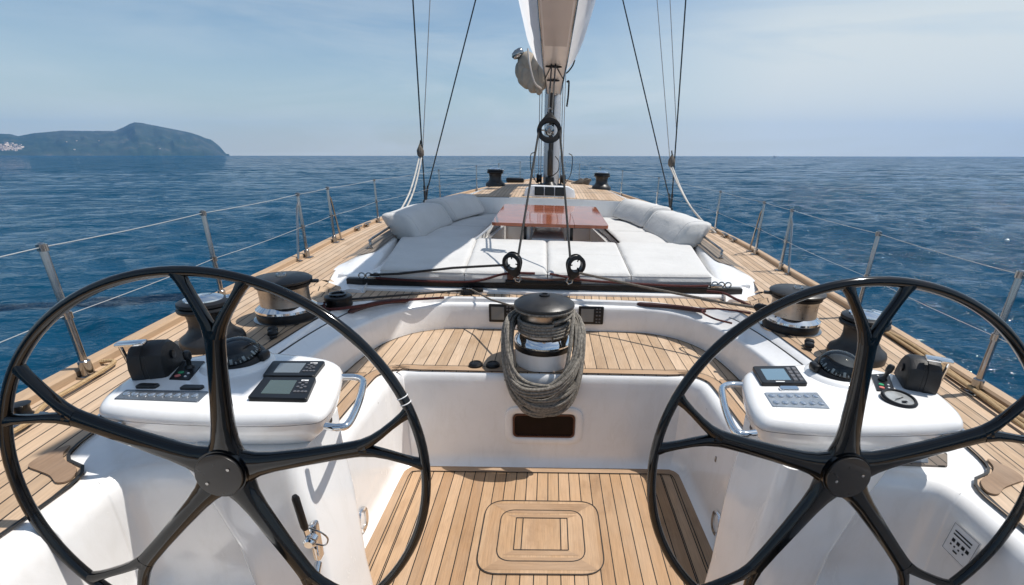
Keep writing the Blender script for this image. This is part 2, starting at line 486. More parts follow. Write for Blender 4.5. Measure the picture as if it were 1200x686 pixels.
# toe rails and hull
for s in (-1, 1):
    mb = MB(); rings = []
    for y in np.arange(-2.5, 17.5, .2):
        x = b_f(y); z = sheer(y)
        rings.append([(s * (x - .004), y, z - .02), (s * (x - .002), y, z + .030), (s * (x + .008), y, z + .040), (s * (x + .056), y, z + .040), (s * (x + .066), y, z + .030), (s * (x + .07), y, z - .02)])
    mb.rings(rings)
    mb.build('toe_rail', M['teak_rail'], Y)
mb = MB()
for s in (-1, 1):
    rings = []
    for y in np.arange(-2.5, 17.6, .3):
        x = b_f(y) + .062; z = sheer(y); w = sstep(17.6, 8, y)
        rings.append([(s * x, y, z - .015), (s * (x + .004), y, z - .3), (s * (x * .97 + .01), y, z - .9), (s * (x * (.80 + .1 * w)), y, -.75), (s * x * .4, y, -1.3), (0, y, -1.45)])
    mb.rings(rings, closed=False)
rings = []
hull = mb.build('hull', M['hullpaint'], Y)
# transom
mb = MB()
x = b_f(-2.5) + .06
mb.add([(-x, -2.5, 1), (x, -2.5, 1), (x * .9, -2.5, -.75), (0, -2.5, -1.45), (-x * .9, -2.5, -.75)], [[0, 1, 2, 3, 4]])
mb.build('transom', M['hullpaint'], Y)

# cockpit sole
mb = MB()
def sole_piece(poly, z, mb):
    mb.prism(poly, z - .03, z)
hx0, hx1, hy0, hy1 = -.335, .335, 1.775, 2.31
plate = round_poly([(-.95, -1.5), (.95, -1.5), (.95, 2.66), (-.95, 2.66)], [0, 0, .12, .12])
sole_piece(plate, 0, mb)
sole = mb.build('cockpit_sole', M['teak'], Y)
mb = MB()     # margin boards round the sole
inner = round_poly([(-.92, 1.2), (.92, 1.2), (.92, 2.63), (-.92, 2.63)], [0, 0, .10, .10])
pth = [(-.915, -1.4), (-.915, 1.3)] + [p for p in [(-.915, 2.53), (-.905, 2.585), (-.885, 2.612), (-.83, 2.625), (.83, 2.625), (.885, 2.612), (.905, 2.585), (.915, 2.53)]] + [(.915, 1.3), (.915, -1.4)]
ribbon(mb, pth, .075, .0035)
mb.build('margin_board', M['teak_margin'], Y)
mb = MB()
ribbon(mb, offset2(pth, -.039), .005, .0065)
for s in (-1, 1):   # second seam beside the margin that ends in a rounded nib
    ribbon(mb, [(s * .80, 2.58), (s * .80, .2)], .005, .004)
mb.build('margin_seam', M['caulk'], Y)
# flush hatch in the sole
ho = round_poly([(hx0, hy0), (hx1, hy0), (hx1, hy1), (hx0, hy1)], .12, 8)
mb = MB(); mb.prism(ho, .002, .005)
hatch = mb.build('sole_hatch', M['teak_hatch'], Y)
cx, cy = 0, (hy0 + hy1) / 2
def scl(poly, ix, iy): return [((p[0] - cx) * ix + cx, (p[1] - cy) * iy + cy) for p in poly]
mb = MB()
def seam(mb, poly, w, z, closed=True):
    P = poly + [poly[0], poly[1]] if closed else poly
    ribbon(mb, P, w, z)
seam(mb, ho, .006, .0075); seam(mb, scl(ho, .71, .70), .0055, .0075)
ins = [(-.148, 1.93), (.148, 1.93), (.148, 2.165), (-.148, 2.165)]
for a in range(4):
    ribbon(mb, [ins[a], ins[(a + 1) % 4]], .005, .0075)
for xx in (-.108, .108): ribbon(mb, [(xx, 1.93), (xx, 2.165)], .005, .0079)
mb.build('hatch_seam', M['caulk'], hatch)
# mitred boards of the hatch with grain turned
mb = MB()
o1 = scl(ho, .985, .985)
for (a, b_, c, d) in (((-.30, 1.80), (.30, 1.80), (.20, 1.88), (-.20, 1.88)), ((-.30, 2.285), (.30, 2.285), (.20, 2.205), (-.20, 2.205)),
                      ((-.205, 1.895), (.205, 1.895), (.15, 1.925), (-.15, 1.925)), ((-.205, 2.19), (.205, 2.19), (.15, 2.17), (-.15, 2.17))):
    q = [a, b_, c, d]
    mb.add([(p[0], p[1], .0062) for p in q], [[0, 1, 2, 3]], [[(p[1], p[0]) for p in q]])
mb.build('mitred_board', M['teak_margin'], hatch)

# white cockpit liner: bulkhead, seat fronts and the footwell walls
wall = [(0, 2.69), (.80, 2.69), (.90, 2.675), (.955, 2.62), (.972, 2.52), (.985, 1.98), (.995, 1.90), (1.02, 1.84), (1.075, 1.79), (1.16, 1.775), (1.30, 1.77)]
wall = [(-p[0], p[1]) for p in wall[::-1]][:-1] + wall
wall = [(p.x, p.y) for p in smooth_path([(a, b_, 0) for a, b_ in wall], 4)]
prof = [(-.060, -.002), (-.045, .006), (-.022, .022), (-.006, .05), (0, .09), (0, .58), (.006, .620), (.020, .650), (.042, .668), (.066, .6745), (.09, .675)]
mb = MB()
def lipk(p): return .36 + .64 * sstep(.84, .97, abs(p[0]))
def offv(path, d):
    q = offset2(path, 1.0)
    return [(a[0] + (b_[0] - a[0]) * d * lipk(a), a[1] + (b_[1] - a[1]) * d * lipk(a)) for a, b_ in zip(path, q)]
rings = [[(p[0], p[1], z) for p in (offv(wall, d) if d > 0 else offset2(wall, d))] for d, z in prof]
# ramp the seat fronts up to the helm moulding at their aft ends
mb.rings(rings, closed=False)
liner = mb.build('cockpit_liner', M['gelcoat'], Y, angle=60)
# bench
foot = [(0, 3.50), (.66, 3.495), (.86, 3.46), (1.02, 3.37), (1.14, 3.22), (1.205, 3.05), (1.25, 2.75), (1.265, 2.3), (1.27, 1.80)]
foot = [(-p[0], p[1]) for p in foot[::-1]][:-1] + foot
foot = [(p.x, p.y) for p in smooth_path([(a, b_, 0) for a, b_ in foot], 4)]
wi = offv(wall, .074)
wi = [p for p in wi if abs(p[0]) < 1.24]
fo = offset2(foot, .02)
mb = MB(); mb.prism(wi + fo[::-1], .64, .68)
mb.build('bench_teak', M['teak_bench'], Y)
mb = MB(); ribbon(mb, offset2(wi, .034), .068, .684); mb.build('bench_margin', M['teak_margin'], Y)
for s in (-1, 1):
    mb = MB(); ribbon(mb, [(s * 1.115, 2.615), (s * 1.255, 2.615)], .078, .6845); mb.build('header_board', M['teak_margin'], Y)
    mb = MB(); ribbon(mb, [(s * 1.115, 1.835), (s * 1.255, 1.835)], .06, .6845); mb.build('header_board', M['teak_margin'], Y)
mb = MB(); ribbon(mb, offset2(wi, .069), .0055, .6865); ribbon(mb, offset2(wi, -.001), .007, .6865)
ribbon(mb, offset2(foot, -.012), .006, .684)
for s in (-1, 1):
    for yy in (2.655, 2.575, 1.865): ribbon(mb, [(s * 1.115, yy), (s * 1.255, yy)], .0055, .6885)
mb.build('bench_seam', M['caulk'], Y)
# coaming round the cockpit
cout = [(0, 3.57), (.73, 3.555), (.985, 3.49), (1.165, 3.40), (1.285, 3.28), (1.363, 3.1), (1.40, 2.9), (1.43, 2.6), (1.445, 2.3), (1.46, 1.96), (1.47, 1.8)]
cout = [(-p[0], p[1]) for p in cout[::-1]][:-1] + cout
cout = [(p.x, p.y) for p in smooth_path([(a, b_, 0) for a, b_ in cout], 4)]
def resample(path, n):
    P = [Vector(p[:2]) for p in path]; d = [0]
    for a, b_ in zip(P, P[1:]): d.append(d[-1] + (b_ - a).length)
    t = np.linspace(0, d[-1], n)
    return list(zip(np.interp(t, d, [p.x for p in P]), np.interp(t, d, [p.y for p in P])))
F_ = resample(foot, 120); O_ = resample(cout, 120)
mb = MB(); rings = []
for (fx, fy), (ox, oy) in zip(F_, O_):
    ct = .885 + .06 * sstep(3.3, 2.2, fy)       # lip height
    dz_ = deckz(ox, oy)
    d = Vector((ox - fx, oy - fy)); n_ = d.normalized()
    P = lambda k, z: (fx + n_.x * k, fy + n_.y * k, z)
    w = d.length
    rings.append([P(0, .676), P(0, .72), P(.004, ct - .025), P(.010, ct - .008), P(.022, ct), P(.042, ct + .004), P(w * .62, (ct + dz_) / 2 + .012), P(w * .68, (ct + dz_) / 2 + .004), P(w * .72, (ct + dz_) / 2 + .014), P(w - .008, dz_ + .003), P(w, dz_ - .01)])
mb.rings(rings, closed=False)
mb.build('cockpit_coaming', M['gelcoat'], Y, angle=50)
mb = MB()
for s in (-1, 1):
    idx = [i for i in range(120) if (O_[i][0] * s > 0 and O_[i][1] < 3.15)]
    pt = []
    for i in idx:
        (fx, fy), (ox, oy) = F_[i], O_[i]
        pt.append((fx + (ox - fx) * .66, fy + (oy - fy) * .66, (.885 + .06 * sstep(3.3, 2.2, fy) + deckz(ox, oy)) / 2 + .008))
    mb.tube(pt, .007, 6)
mb.build('coaming_gasket', M['black_matte'], Y)

# white mouldings round each helm
for s in (-1, 1):
    mb = MB()
    path = [(.96, 1.29), (1.20, 1.29), (1.29, 1.285), (1.335, 1.265), (1.355, 1.22), (1.36, 1.14), (1.36, .6), (1.36, -1.2)]
    path = [(p.x, p.y) for p in smooth_path([(a, b_, 0) for a, b_ in path], 5)]
    rim_ = offset2(path, .055)
    top = rim_ + [(1.455, -1.2), (1.455, 1.22), (1.47, 1.27), (1.53, 1.30), (1.60, 1.36), (1.63, 1.44), (1.645, 1.55), (1.62, 1.72), (1.50, 1.95), (1.40, 2.05), (1.30, 2.05), (1.285, 1.76), (1.16, 1.62), (.96, 1.50)]
    mb.prism([(s * p[0], p[1]) for p in top], .56, .992)
    mb.build('helm_moulding', M['gelcoat'], Y)
    # footwell walls, one sheet curved in the corner
    prof2 = [(.062, .9905), (.05, .9925), (.032, .987), (.014, .972), (.003, .948), (0, .915), (.0, .80), (.006, .62), (-.006, .555), (-.03, .520), (-.06, .505)]
    rings = []
    for d, z in prof2:
        rings.append([(s * (p[0] - (0 if j < 16 else .16 * max(0, (.95 - z)) * sstep(1.24, .95, p[1]))), p[1], z) for j, p in enumerate(offset2(path, d))])
    mb = MB(); mb.rings(rings, closed=False)
    mb.build('footwell_wall', M['gelcoat'], Y, angle=60)
    mb = MB()
    pl = [(.96, 1.245), (1.34, 1.245), (1.34, 1.285), (.96, 1.285)]
    mb.prism([(s * p[0], p[1]) for p in pl], .47, .50)
    pl = [(.96, -1.2), (1.34, -1.2), (1.34, 1.20), (.96, 1.20)]
    mb.prism([(s * p[0], p[1]) for p in pl], .25, .28)
    mb.build('helm_sole', M['teak_bench'], Y)
    mb = MB()      # below the platform
    mb.box((s * 1.15, 1.268, .375), (.375, .045, .188))
    mb.box((s * .955, .02, .13), (.02, 2.6, .29))
    mb.build('platform_riser', M['gelcoat'], Y)
    # round flush light / drain in the seat front
    mb = MB()
    c = Vector((s * .981, 2.03, .107 + .0)); 
    def xf(p, c=c, s=s): return Vector((c.x - s * (p.z), c.y + p.x, c.z + p.y))
    ol = [(.056 * math.copysign(abs(math.cos(a)) ** .8, math.cos(a)), .072 * math.copysign(abs(math.sin(a)) ** .8, math.sin(a))) for a in np.linspace(0, 2 * PI, 33)[:-1]]
    il = [(p[0] * .66, p[1] * .70) for p in ol]
    rr = [[xf(Vector((p[0], p[1], 0))) for p in ol], [xf(Vector((p[0], p[1], .009))) for p in ol], [xf(Vector((p[0] * .93, p[1] * .95, .018))) for p in ol], [xf(Vector((p[0], p[1], .011))) for p in il], [xf(Vector((p[0], p[1], .004))) for p in il]]
    mb.rings(rr, cap0=False, cap1=False)
    fr = mb.build('courtesy_light', M['chrome'], Y)
    mb = MB(); mb.rings([rr[4], [xf(Vector((p[0] * .5, p[1] * .5, .006))) for p in il]]); mb.build('lens', M['white_plastic'], fr)
# locker recess in the bulkhead
mb = MB()
def bx(p): return Vector((p.x, 2.69 - p.z, p.y))
def frame_rings(w, h, r, cz, depths, k=6):
    out = []
    for dw, dz in depths:
        pl = round_poly([(-w / 2 - dw, cz - h / 2 - dw), (w / 2 + dw, cz - h / 2 - dw), (w / 2 + dw, cz + h / 2 + dw), (-w / 2 - dw, cz + h / 2 + dw)], r + max(0, dw), k)
        out.append([bx(Vector((p[0], p[1], dz))) for p in pl])
    return out
mb.rings(frame_rings(.40, .165, .03, .305, [(.060, -.004), (.058, .010), (.050, .014), (.020, .014), (.014, .010), (.006, .002)]), cap0=False, cap1=False)
fr = mb.build('bulkhead_frame', M['gelcoat'], Y)
mb = MB(); mb.rings(frame_rings(.40, .165, .03, .305, [(.006, .003), (.006, .010), (-.004, .010), (-.006, .004)]), cap0=False, cap1=False)
mb.build('trim', M['bronze'], fr)
mb = MB(); mb.rings(frame_rings(.40, .165, .03, .305, [(-.005, .002), (-.05, .0022)])); mb.build('pane', M['mahogany'], fr)
# vertical hairline joint and small catches on the seat fronts
mb = MB()
for s in (-1, 1):
    mb = MB()
    mb.tube([(s * .9785, 2.44, .60), (s * .9825, 2.20, .43)], .0022, 6); mb.build('panel_joint', M['charcoal'], Y)
    mb = MB(); mb.box((s * .980, 2.195, .415), (.012, .014, .035), bev=.003); mb.build('catch', M['steel'], Y)
# two black push buttons on the bench
for i, (x, y) in enumerate(((-.457, 2.80), (-.345, 2.80))):
    mb = MB(); mb.lathe([(.046, 0), (.046, .012), (.038, .022), (.03, .024), (.028, .020), (.0, .022)], (x, y, .684), n=24)
    tag(mb.build('deck_button', M['black'], None), ['black domed foot switch on the teak bench, farther from the centre winch', 'black domed foot switch on the teak bench, close beside the centre winch'][i], 'foot switch', 'foot switches on the cockpit bench')

# ------------------------------------------------------------------ coachroof and lounge
def xo_f(y): return i_f(y)
ro_f = lin((3.58, 3.64, 3.8, 4.2, 5, 6, 7, 7.8, 8.5, 9.5, 10.5, 11.5, 12.5, 13.4), (1.66, 1.74, 1.80, 1.86, 1.86, 1.83, 1.75, 1.66, 1.56, 1.43, 1.30, 1.13, .92, .55))
zr_f = lin((3.58, 3.75, 4.2, 5, 6, 7, 7.8, 9, 10.5, 12, 13.4), (.952, .965, 1.045, 1.10, 1.16, 1.24, 1.29, 1.33, 1.35, 1.32, 1.20))
xi_f = lin((3.58, 5.2, 6.0, 6.9, 7.5, 7.8), (1.45, 1.66, 1.62, 1.45, 1.30, 1.22))
for s in (-1, 1):
    mb = MB(); rings = []
    for y in list(np.arange(3.59, 7.8, .09)) + [7.8]:
        xo = ro_f(y) + .03; xi = xi_f(y); zt = zr_f(y); zd = min(deckz(xo, y), zt - .012)
        rings.append([(s * xo, y, zd - .02), (s * (xo - .01), y, zd + .004), (s * (xo - .06), y, zd + (zt - zd) * .45), (s * (xo - .10), y, zt - .012), (s * (xo - .14), y, zt), (s * ((xo + xi) / 2 - .03), y, zt + .004), (s * (xi + .03), y, zt - .004), (s * xi, y, zt - .03), (s * (xi - .01), y, .98), (s * (xi - .02), y, .5)])
    r0 = rings[0]; mb.add([(p[0], p[1] - .0, p[2]) for p in r0], [list(range(len(r0)))])
    mb.rings(rings, closed=False)
    mb.build('lounge_coaming', M['gelcoat'], Y, angle=50)
mb = MB(); rings = []
for y in list(np.arange(7.8, 13.4, .14)) + [13.4]:
    w = ro_f(y) + .03; zt = zr_f(y); zd = sheer(y) - .02; row = []
    for k in range(-12, 13):
        t = k / 12; row.append((w * t, y, (zt + .035 * (1 - t * t)) if abs(t) < .86 else zd + (zt - zd + .035 * (1 - .74)) * math.cos((abs(t) - .86) / .14 * PI / 2) ** .8))
    rings.append(row)
mb.rings(rings, closed=False)
row0 = rings[0]
mb.add([(p[0], 7.80, p[2]) for p in row0] + [(p[0] * .98, 7.82, .5) for p in row0], [[i, i + 1, i + 26, i + 25] for i in range(24)])
mb.build('coachroof', M['gelcoat'], Y, angle=50)
mb = MB()
ysr = list(np.arange(7.86, 13.2, .15))
for y0, y1 in zip(ysr, ysr[1:]):
    for k in range(-8, 8):
        q = []; uv = []
        for y, kk in ((y0, k), (y0, k + 1), (y1, k + 1), (y1, k)):
            t = kk / 8 * .80; x = (ro_f(y) + .03) * t
            q.append((x, y, zr_f(y) + .035 * (1 - t * t) + .006)); uv.append((x, y))
        mb.add(q, [[0, 1, 2, 3]], [uv])
mb.build('coachroof_teak', M['teak_deck'], Y)
# lounge sole, seat boxes and aft wall
mb = MB()
mb.prism([(-1.75, 3.86), (1.75, 3.86), (1.75, 5.20), (-1.75, 5.20)], .5, 1.0)
mb.build('sunpad_base', M['gelcoat'], Y)
for s in (-1, 1):
    mb = MB(); mb.prism([(s * .80, 5.20), (s * 1.68, 5.20), (s * 1.50, 6.8), (s * 1.26, 7.8), (s * .62, 7.8), (s * .66, 7.2)], .45, .965); mb.build('seat_box', M['gelcoat'], Y)
mb = MB(); mb.prism([(-1.2, 5.15), (1.2, 5.15), (1.2, 7.8), (-1.2, 7.8)], .42, .47); mb.build('lounge_sole', M['teak_bench'], Y)
mb = MB(); mb.prism([(-.66, 7.35), (.66, 7.35), (.62, 7.8), (-.62, 7.8)], .45, .93); mb.build('seat_box', M['gelcoat'], Y)
# traveller step
mb = MB()
pr_ = [(3.66, .89), (3.66, .942), (3.668, .953), (3.685, .957), (3.80, .960), (3.82, 1.0), (3.87, 1.004), (3.87, .9)]
mb.rings([[(x, p[0], p[1]) for p in pr_] for x in (-1.66, -1.645, 1.645, 1.66)])
mb.build('traveller_step', M['gelcoat'], Y)
# dark handrail recesses either side of the lounge
for s in (-1, 1):
    mb = MB(); pts = []
    for y in np.arange(4.22, 6.4, .06):
        pts.append((y, ro_f(y) - .085 + .03 * sstep(4.6, 4.2, y)))
    Lq = []
    for (ya, xa), (yb, xb) in zip(pts, pts[1:]):
        wa = .17 * sstep(4.20, 4.5, ya) + .01; wb = .17 * sstep(4.20, 4.5, yb) + .01
        mb.add([(s * (xa + .055), ya, zr_f(ya) - .004 + .004), (s * (xa + .055 - wa), ya, zr_f(ya) + .0095), (s * (xb + .055 - wb), yb, zr_f(yb) + .0095), (s * (xb + .055), yb, zr_f(yb))],
               [[0, 1, 2, 3]], [[(.055, ya), (.055 - wa, ya), (.055 - wb, yb), (.055, yb)]])
    mb.build('handrail_board', M['teak_grey'], Y)
    hr = thing('handrail', ['polished steel handrail beside the shaded port cushions', 'polished steel handrail beside the sunlit starboard cushions'][s > 0], 'handrail', (s * (ro_f(5.3) - .12), 5.3, zr_f(5.3)), 'handrails on the lounge coaming')
    x_ = lambda y: s * (ro_f(y) - .125); z_ = lambda y: zr_f(y) + .085
    mb = MB(); mb.tube(smooth_path([(x_(4.62), 4.60, zr_f(4.6)), (x_(4.62), 4.61, z_(4.6) - .02), (x_(4.66), 4.66, z_(4.66)), (x_(5.3), 5.3, z_(5.3)), (x_(6.0), 6.0, z_(6.0)), (x_(6.05), 6.05, z_(6.0) - .02), (x_(6.06), 6.06, zr_f(6.0))], 6), .0125, 10)
    mb.build('rail', M['steel'], hr)
    mb = MB()
    for yy in (4.60, 5.32, 6.06):
        if yy == 5.32: mb.tube([(x_(yy), yy, zr_f(yy)), (x_(yy), yy, z_(yy))], .010, 8)
        mb.lathe([(.024, 0), (.024, .008), (.014, .012)], (x_(yy), yy, zr_f(yy) + .009), n=14)
    mb.build('bracket', M['steel'], hr)

# ------------------------------------------------------------------ cushions
def cushion(poly_fn, z0, z1, mat=M['fabric'], puff=.02, edge=.05, nu=26, nv=26, seed=0, seam=None):
    """poly_fn(u,v)->(x,y), u,v in 0..1; a stuffed slab with rounded edges and a top that is not quite flat"""
    mb = MB()
    pro = lambda t: (1 - (1 - min(1, t)) ** 2) ** .5
    us = [0, .006, .016, .03, .05] + list(np.linspace(.08, .92, nu)) + [.95, .97, .984, .994, 1]
    vv = sorted(us + ([seam - .02, seam - .01, seam - .004, seam + .004, seam + .01, seam + .02] if seam else []))
    top = []
    for v in vv:
        r = []
        for u in us:
            x, y = poly_fn(u, v)
            e = min(u, 1 - u) / .05; g = min(v, 1 - v) / .04
            h = pro(e) * pro(g)
            sm_ = .012 * math.exp(-((v - seam) / .012) ** 2) if seam else 0
            nz = noise.noise(Vector((x * 2.3 + seed, y * 2.3, seed * 1.7))) * .006 + noise.noise(Vector((x * 7 + seed, y * 5, 3))) * .0025
            bul = puff * (math.sin(PI * u) * math.sin(PI * v)) ** .5
            r.append((x, y, z1 - edge + edge * h + (bul + nz) * h - sm_))
        top.append(r)
    n = len(us); nv_ = len(vv)
    for r in top: mb.v += [Vector(p) for p in r]
    for i in range(nv_ - 1):
        for j in range(n - 1):
            mb.f.append([i * n + j, i * n + j + 1, (i + 1) * n + j + 1, (i + 1) * n + j]); mb.uv.append(None)
    rim = [(0, j) for j in range(n)] + [(i, n - 1) for i in range(1, nv_)] + [(nv_ - 1, j) for j in range(n - 2, -1, -1)] + [(i, 0) for i in range(nv_ - 2, 0, -1)]
    o = len(mb.v)
    cxy = Vector(poly_fn(.5, .5))
    for k, (i, j) in enumerate(rim):
        p = mb.v[i * n + j]; d = (Vector((p.x, p.y)) - cxy).normalized() * .012
        mb.v.append(Vector((p.x + d.x, p.y + d.y, (p.z + z0) / 2)))
    for k, (i, j) in enumerate(rim):
        p = mb.v[i * n + j]; mb.v.append(Vector((p.x, p.y, z0)))
    m = len(rim)
    for k in range(m):
        k2 = (k + 1) % m
        a, b_ = rim[k], rim[k2]
        mb.f.append([a[0] * n + a[1], o + k, o + k2, b_[0] * n + b_[1]]); mb.uv.append(None)
        mb.f.append([o + k, o + m + k, o + m + k2, o + k2]); mb.uv.append(None)
    mb.f.append([o + m + k for k in range(m)]); mb.uv.append(None)
    return mb
def piping(o, fn, z):
    mb = MB(); P = []
    for k in range(48):
        q = k / 12; e = q % 1
        u, v = ((e, 0), (1, e), (1 - e, 1), (0, 1 - e))[int(q)]
        x, y = fn(.5 + (u - .5) * .998, .5 + (v - .5) * .998); P.append((x, y, z))
    mb.tube(P, .0045, 6, closed=True)
    c = mb.build('piping', M['fabric'], None); c.parent = o
def quad(a, b_, c, d):
    a, b_, c, d = map(Vector, (a, b_, c, d))
    return lambda u, v: tuple((a * (1 - u) + b_ * u) * (1 - v) + (d * (1 - u) + c * u) * v)
G = 'flat cushions of the sunbed'
pads = [((-1.345, 3.72), (-.675, 3.70), (-.80, 5.25), (-1.63, 5.28), 'white sunbed cushion lying wholly in the boom shadow'),
        ((-.665, 3.70), (-.006, 3.72), (-.02, 5.22), (-.79, 5.25), 'white sunbed cushion crossed by the edge of the boom shadow'),
        ((.006, 3.72), (.685, 3.74), (.76, 5.25), (-.008, 5.22), 'sunlit white sunbed cushion behind the starboard mainsheet block'),
        ((.697, 3.74), (1.37, 3.78), (1.62, 5.30), (.772, 5.25), 'sunlit white sunbed cushion beside the starboard handrail')]
for i, (a, b_, c, d, lab) in enumerate(pads):
    mb = cushion(quad(a, b_, c, d), 1.006, 1.106, puff=.006, edge=.028, seed=i * 3.1, seam=(.47 if i in (1, 2) else None))
    o = mb.build('sunpad_cushion', M['fabric'], None); piping(o, quad(a, b_, c, d), 1.080); tag(o, lab, 'cushion', G)
for s in (-1, 1):
    side = 'shaded port' if s < 0 else 'sunlit starboard'
    mb = cushion(quad((s * .82, 5.28), (s * 1.62, 5.30), (s * 1.52, 6.25), (s * .80, 6.25)), .97, 1.075, puff=.012, seed=s + 8)
    tag(mb.build('seat_cushion', M['fabric'], None), f'white seat cushion next to the sunbed on the {side} settee', 'cushion', 'seat cushions of the lounge')
    mb = cushion(quad((s * .80, 6.27), (s * 1.51, 6.27), (s * 1.26, 7.3), (s * .70, 7.3)), .97, 1.075, puff=.012, seed=s + 18)
    tag(mb.build('seat_cushion', M['fabric'], None), f'white seat cushion beside the red table on the {side} settee', 'cushion', 'seat cushions of the lounge')
    mb = cushion(quad((s * .04, 7.32), (s * 1.25, 7.32), (s * 1.18, 7.76), (s * .04, 7.76)), .97, 1.06, puff=.01, seed=s + 28)
    tag(mb.build('seat_cushion', M['fabric'], None), f'white seat cushion behind the red table at its {side} half', 'cushion', 'seat cushions of the lounge')
    # back rests: soft rolls leaning on the coaming
    for k, (ya, yb) in enumerate(((5.16, 6.46), (6.47, 7.66))):
        mb = MB(); rings = []
        m = 26
        for q in range(m + 1):
            t = q / m; y = ya + (yb - ya) * t
            e = min(t, 1 - t) * (yb - ya); f = (1 - (1 - min(1, e / .05)) ** 2) ** .5 if e < .05 else 1
            f = .80 + .20 * f if 1e-6 < e else .74
            xb = xi_f(y) + .00; row = []
            cx_, cz_ = xb - .055, 1.075 + .125 + .03 * k
            for a in np.linspace(0, 2 * PI, 29)[:-1]:
                ca, sa = math.cos(a), math.sin(a)
                px = .150 * math.copysign(abs(ca) ** .5, ca); pz = .145 * math.copysign(abs(sa) ** .5, sa)
                px += .085 * (pz / .145)         # leans outboard
                nz = 1 + .05 * noise.noise(Vector((a * 1.2, y * 2.5, s * 3 + k))) + .015 * noise.noise(Vector((a * 3, y * 9, s)))
                row.append((s * (cx_ + px * f * nz), y, cz_ + pz * (.55 + .45 * f) * nz))
            rings.append(row)
        mb.rings(rings)
        bo = mb.build('backrest_cushion', M['fabric'], None, angle=80)
        for rw in (rings[2], rings[-3]):
            m3 = MB(); m3.tube(rw, .0050, 6, closed=True); pc_ = m3.build('piping', M['fabric'], None); pc_.parent = bo
        tag(bo, ['plump white backrest cushion at the open aft end of the %s settee' % side, 'white backrest cushion nearer the mast on the %s settee' % side][k], 'cushion', 'backrest cushions of the lounge')

# table
t = thing('lounge_table', 'glossy red brown lacquered table between the white settees', 'table', (0, 6.1, .47))
mb = MB()
tz = 1.285
for (x0, x1) in ((-.62, -.262), (-.258, .282), (.286, .66)):
    pl = round_poly([(x0, 5.18), (x1, 5.18), (x1 * 1.06, 7.15), (x0 * 1.06, 7.15)], [.05 if x0 < -.6 else .002, .05 if x1 > .6 else .002, .05 if x1 > .6 else .002, .05 if x0 < -.6 else .002])
    m2 = MB(); m2.prism(pl, tz - .035, tz); m2.build('tabletop' if x0 == -.258 else 'folding_leaf', M['lacquer'], t)
for s in (-1, 1):
    for yl in (5.6, 6.8):
        mb = MB(); mb.box((s * .24, yl, .87), (.05, .3, .76), bev=.01); mb.build('table_leg', M['gelcoat'], t)
    mb = MB(); mb.box((s * .26, 5.30, 1.16), (.035, .03, .18), bev=.006); mb.build('leaf_bracket', M['black'], t)
mb = MB(); mb.box((0, 6.2, .80), (.38, 1.7, .6), bev=.02); mb.build('table_pedestal', M['gelcoat'], t)
for s in (-1, 1):
    mb = MB(); mb.tube([(s * .62, 5.2, 1.245), (s * .84, 5.19, 1.06)], .011, 8); mb.build('leaf_stay', M['white_plastic'] if s < 0 else M['mahogany'], t)

# instrument hood in front of the mast
h = thing('instrument_hood', 'white hood with three dark display panes below the mast', 'hood', (.0, 8.1, 1.3))
mb = MB()
pf = [(7.96, 1.24), (7.975, 1.37), (8.00, 1.50), (8.05, 1.515), (8.5, 1.47), (8.75, 1.36)]
rings = []
for x in (-.42, -.40, -.31, -.27, .27, .31, .40, .42):
    k = .62 if abs(x) > .41 else (.82 if abs(x) > .39 else (.985 if abs(x) > .3 else 1))
    rings.append([(x + .01, 7.9 + (p[0] - 7.9) * (1 if k == 1 else 1.02), 1.20 + (p[1] - 1.20) * k) for p in pf] + [(x + .01, 8.75, 1.2), (x + .01, 7.97, 1.2)])
mb.rings(rings); mb.build('hood_shell', M['gelcoat'], h, angle=50)
for k in range(3):
    mb = MB(); x = -.165 + k * .168
    mb.box((x, 7.975, 1.425), (.152, .012, .135), Matrix.Rotation(-.18, 3, 'X'), bev=.004)
    fr = mb.build('display', M['black'], h)
    mb = MB(); mb.box((x, 7.966, 1.425), (.115, .006, .10), Matrix.Rotation(-.18, 3, 'X')); mb.build('screen', M['dial'], fr)
mb = MB(); mb.box((.01, 7.94, 1.288), (.60, .05, .03), bev=.008); mb.build('teak_sill', M['teak_margin'], h)

# ------------------------------------------------------------------ stanchions and life lines
def make_stanchion(name, label, group, brace=0, at=(0, 0, 0), tilt=0):
    t = thing(name, label, 'stanchion', at, group); x, y, z = at
    mb = MB(); mb.lathe([(.0140, 0), (.0132, .59), (.011, .597), (.004, .6)], at, (tilt, 0, 1), n=14); mb.build('post', M['steel'], t)
    mb = MB(); mb.box((x, y, z + .005), (.085, .075, .012), bev=.004); mb.lathe([(.024, 0), (.022, .075), (.017, .08)], at, n=14)
    mb.build('base_socket', M['steel'], t)
    mb = MB(); mb.lathe([(.019, 0), (.019, .03)], (x, y, z + .275), n=12); mb.build('line_fitting', M['steel'], t)
    mb = MB(); mb.lathe([(.018, 0), (.018, .028)], (x, y, z + .565), n=12); mb.build('line_fitting', M['steel'], t)
    if brace:
        mb = MB(); mb.tube([(x, y, z + .52), (x, y + brace * .05, z + .46), (x, y + brace * .17, z + .02)], .010, 10); mb.box((x, y + brace * .17, z + .006), (.06, .05, .014), bev=.004)
        mb.build('brace', M['steel'], t)
        mb = MB(); mb.tube([(x, y, z + .29), (x, y + brace * .105, z + .29)], .007, 8); mb.build('cross_bar', M['steel'], t)
    return t
st_y = [1.93, 3.06, 4.46, 5.25, 6.85, 9.7, 11.9, 13.4, 15.0, 16.2]
st_pos = {}
names = {1.93: 'nearest the helm console', 3.06: 'next forward of the black tulip winch', 6.85: 'standing alone abreast of the sunbed', 9.7: 'just forward of the shroud base', 11.9: 'beside the foredeck winch', 13.4: 'forward of the foredeck winch', 15.0: 'on the narrow foredeck', 16.2: 'closest to the bow'}
base = brace_t = None
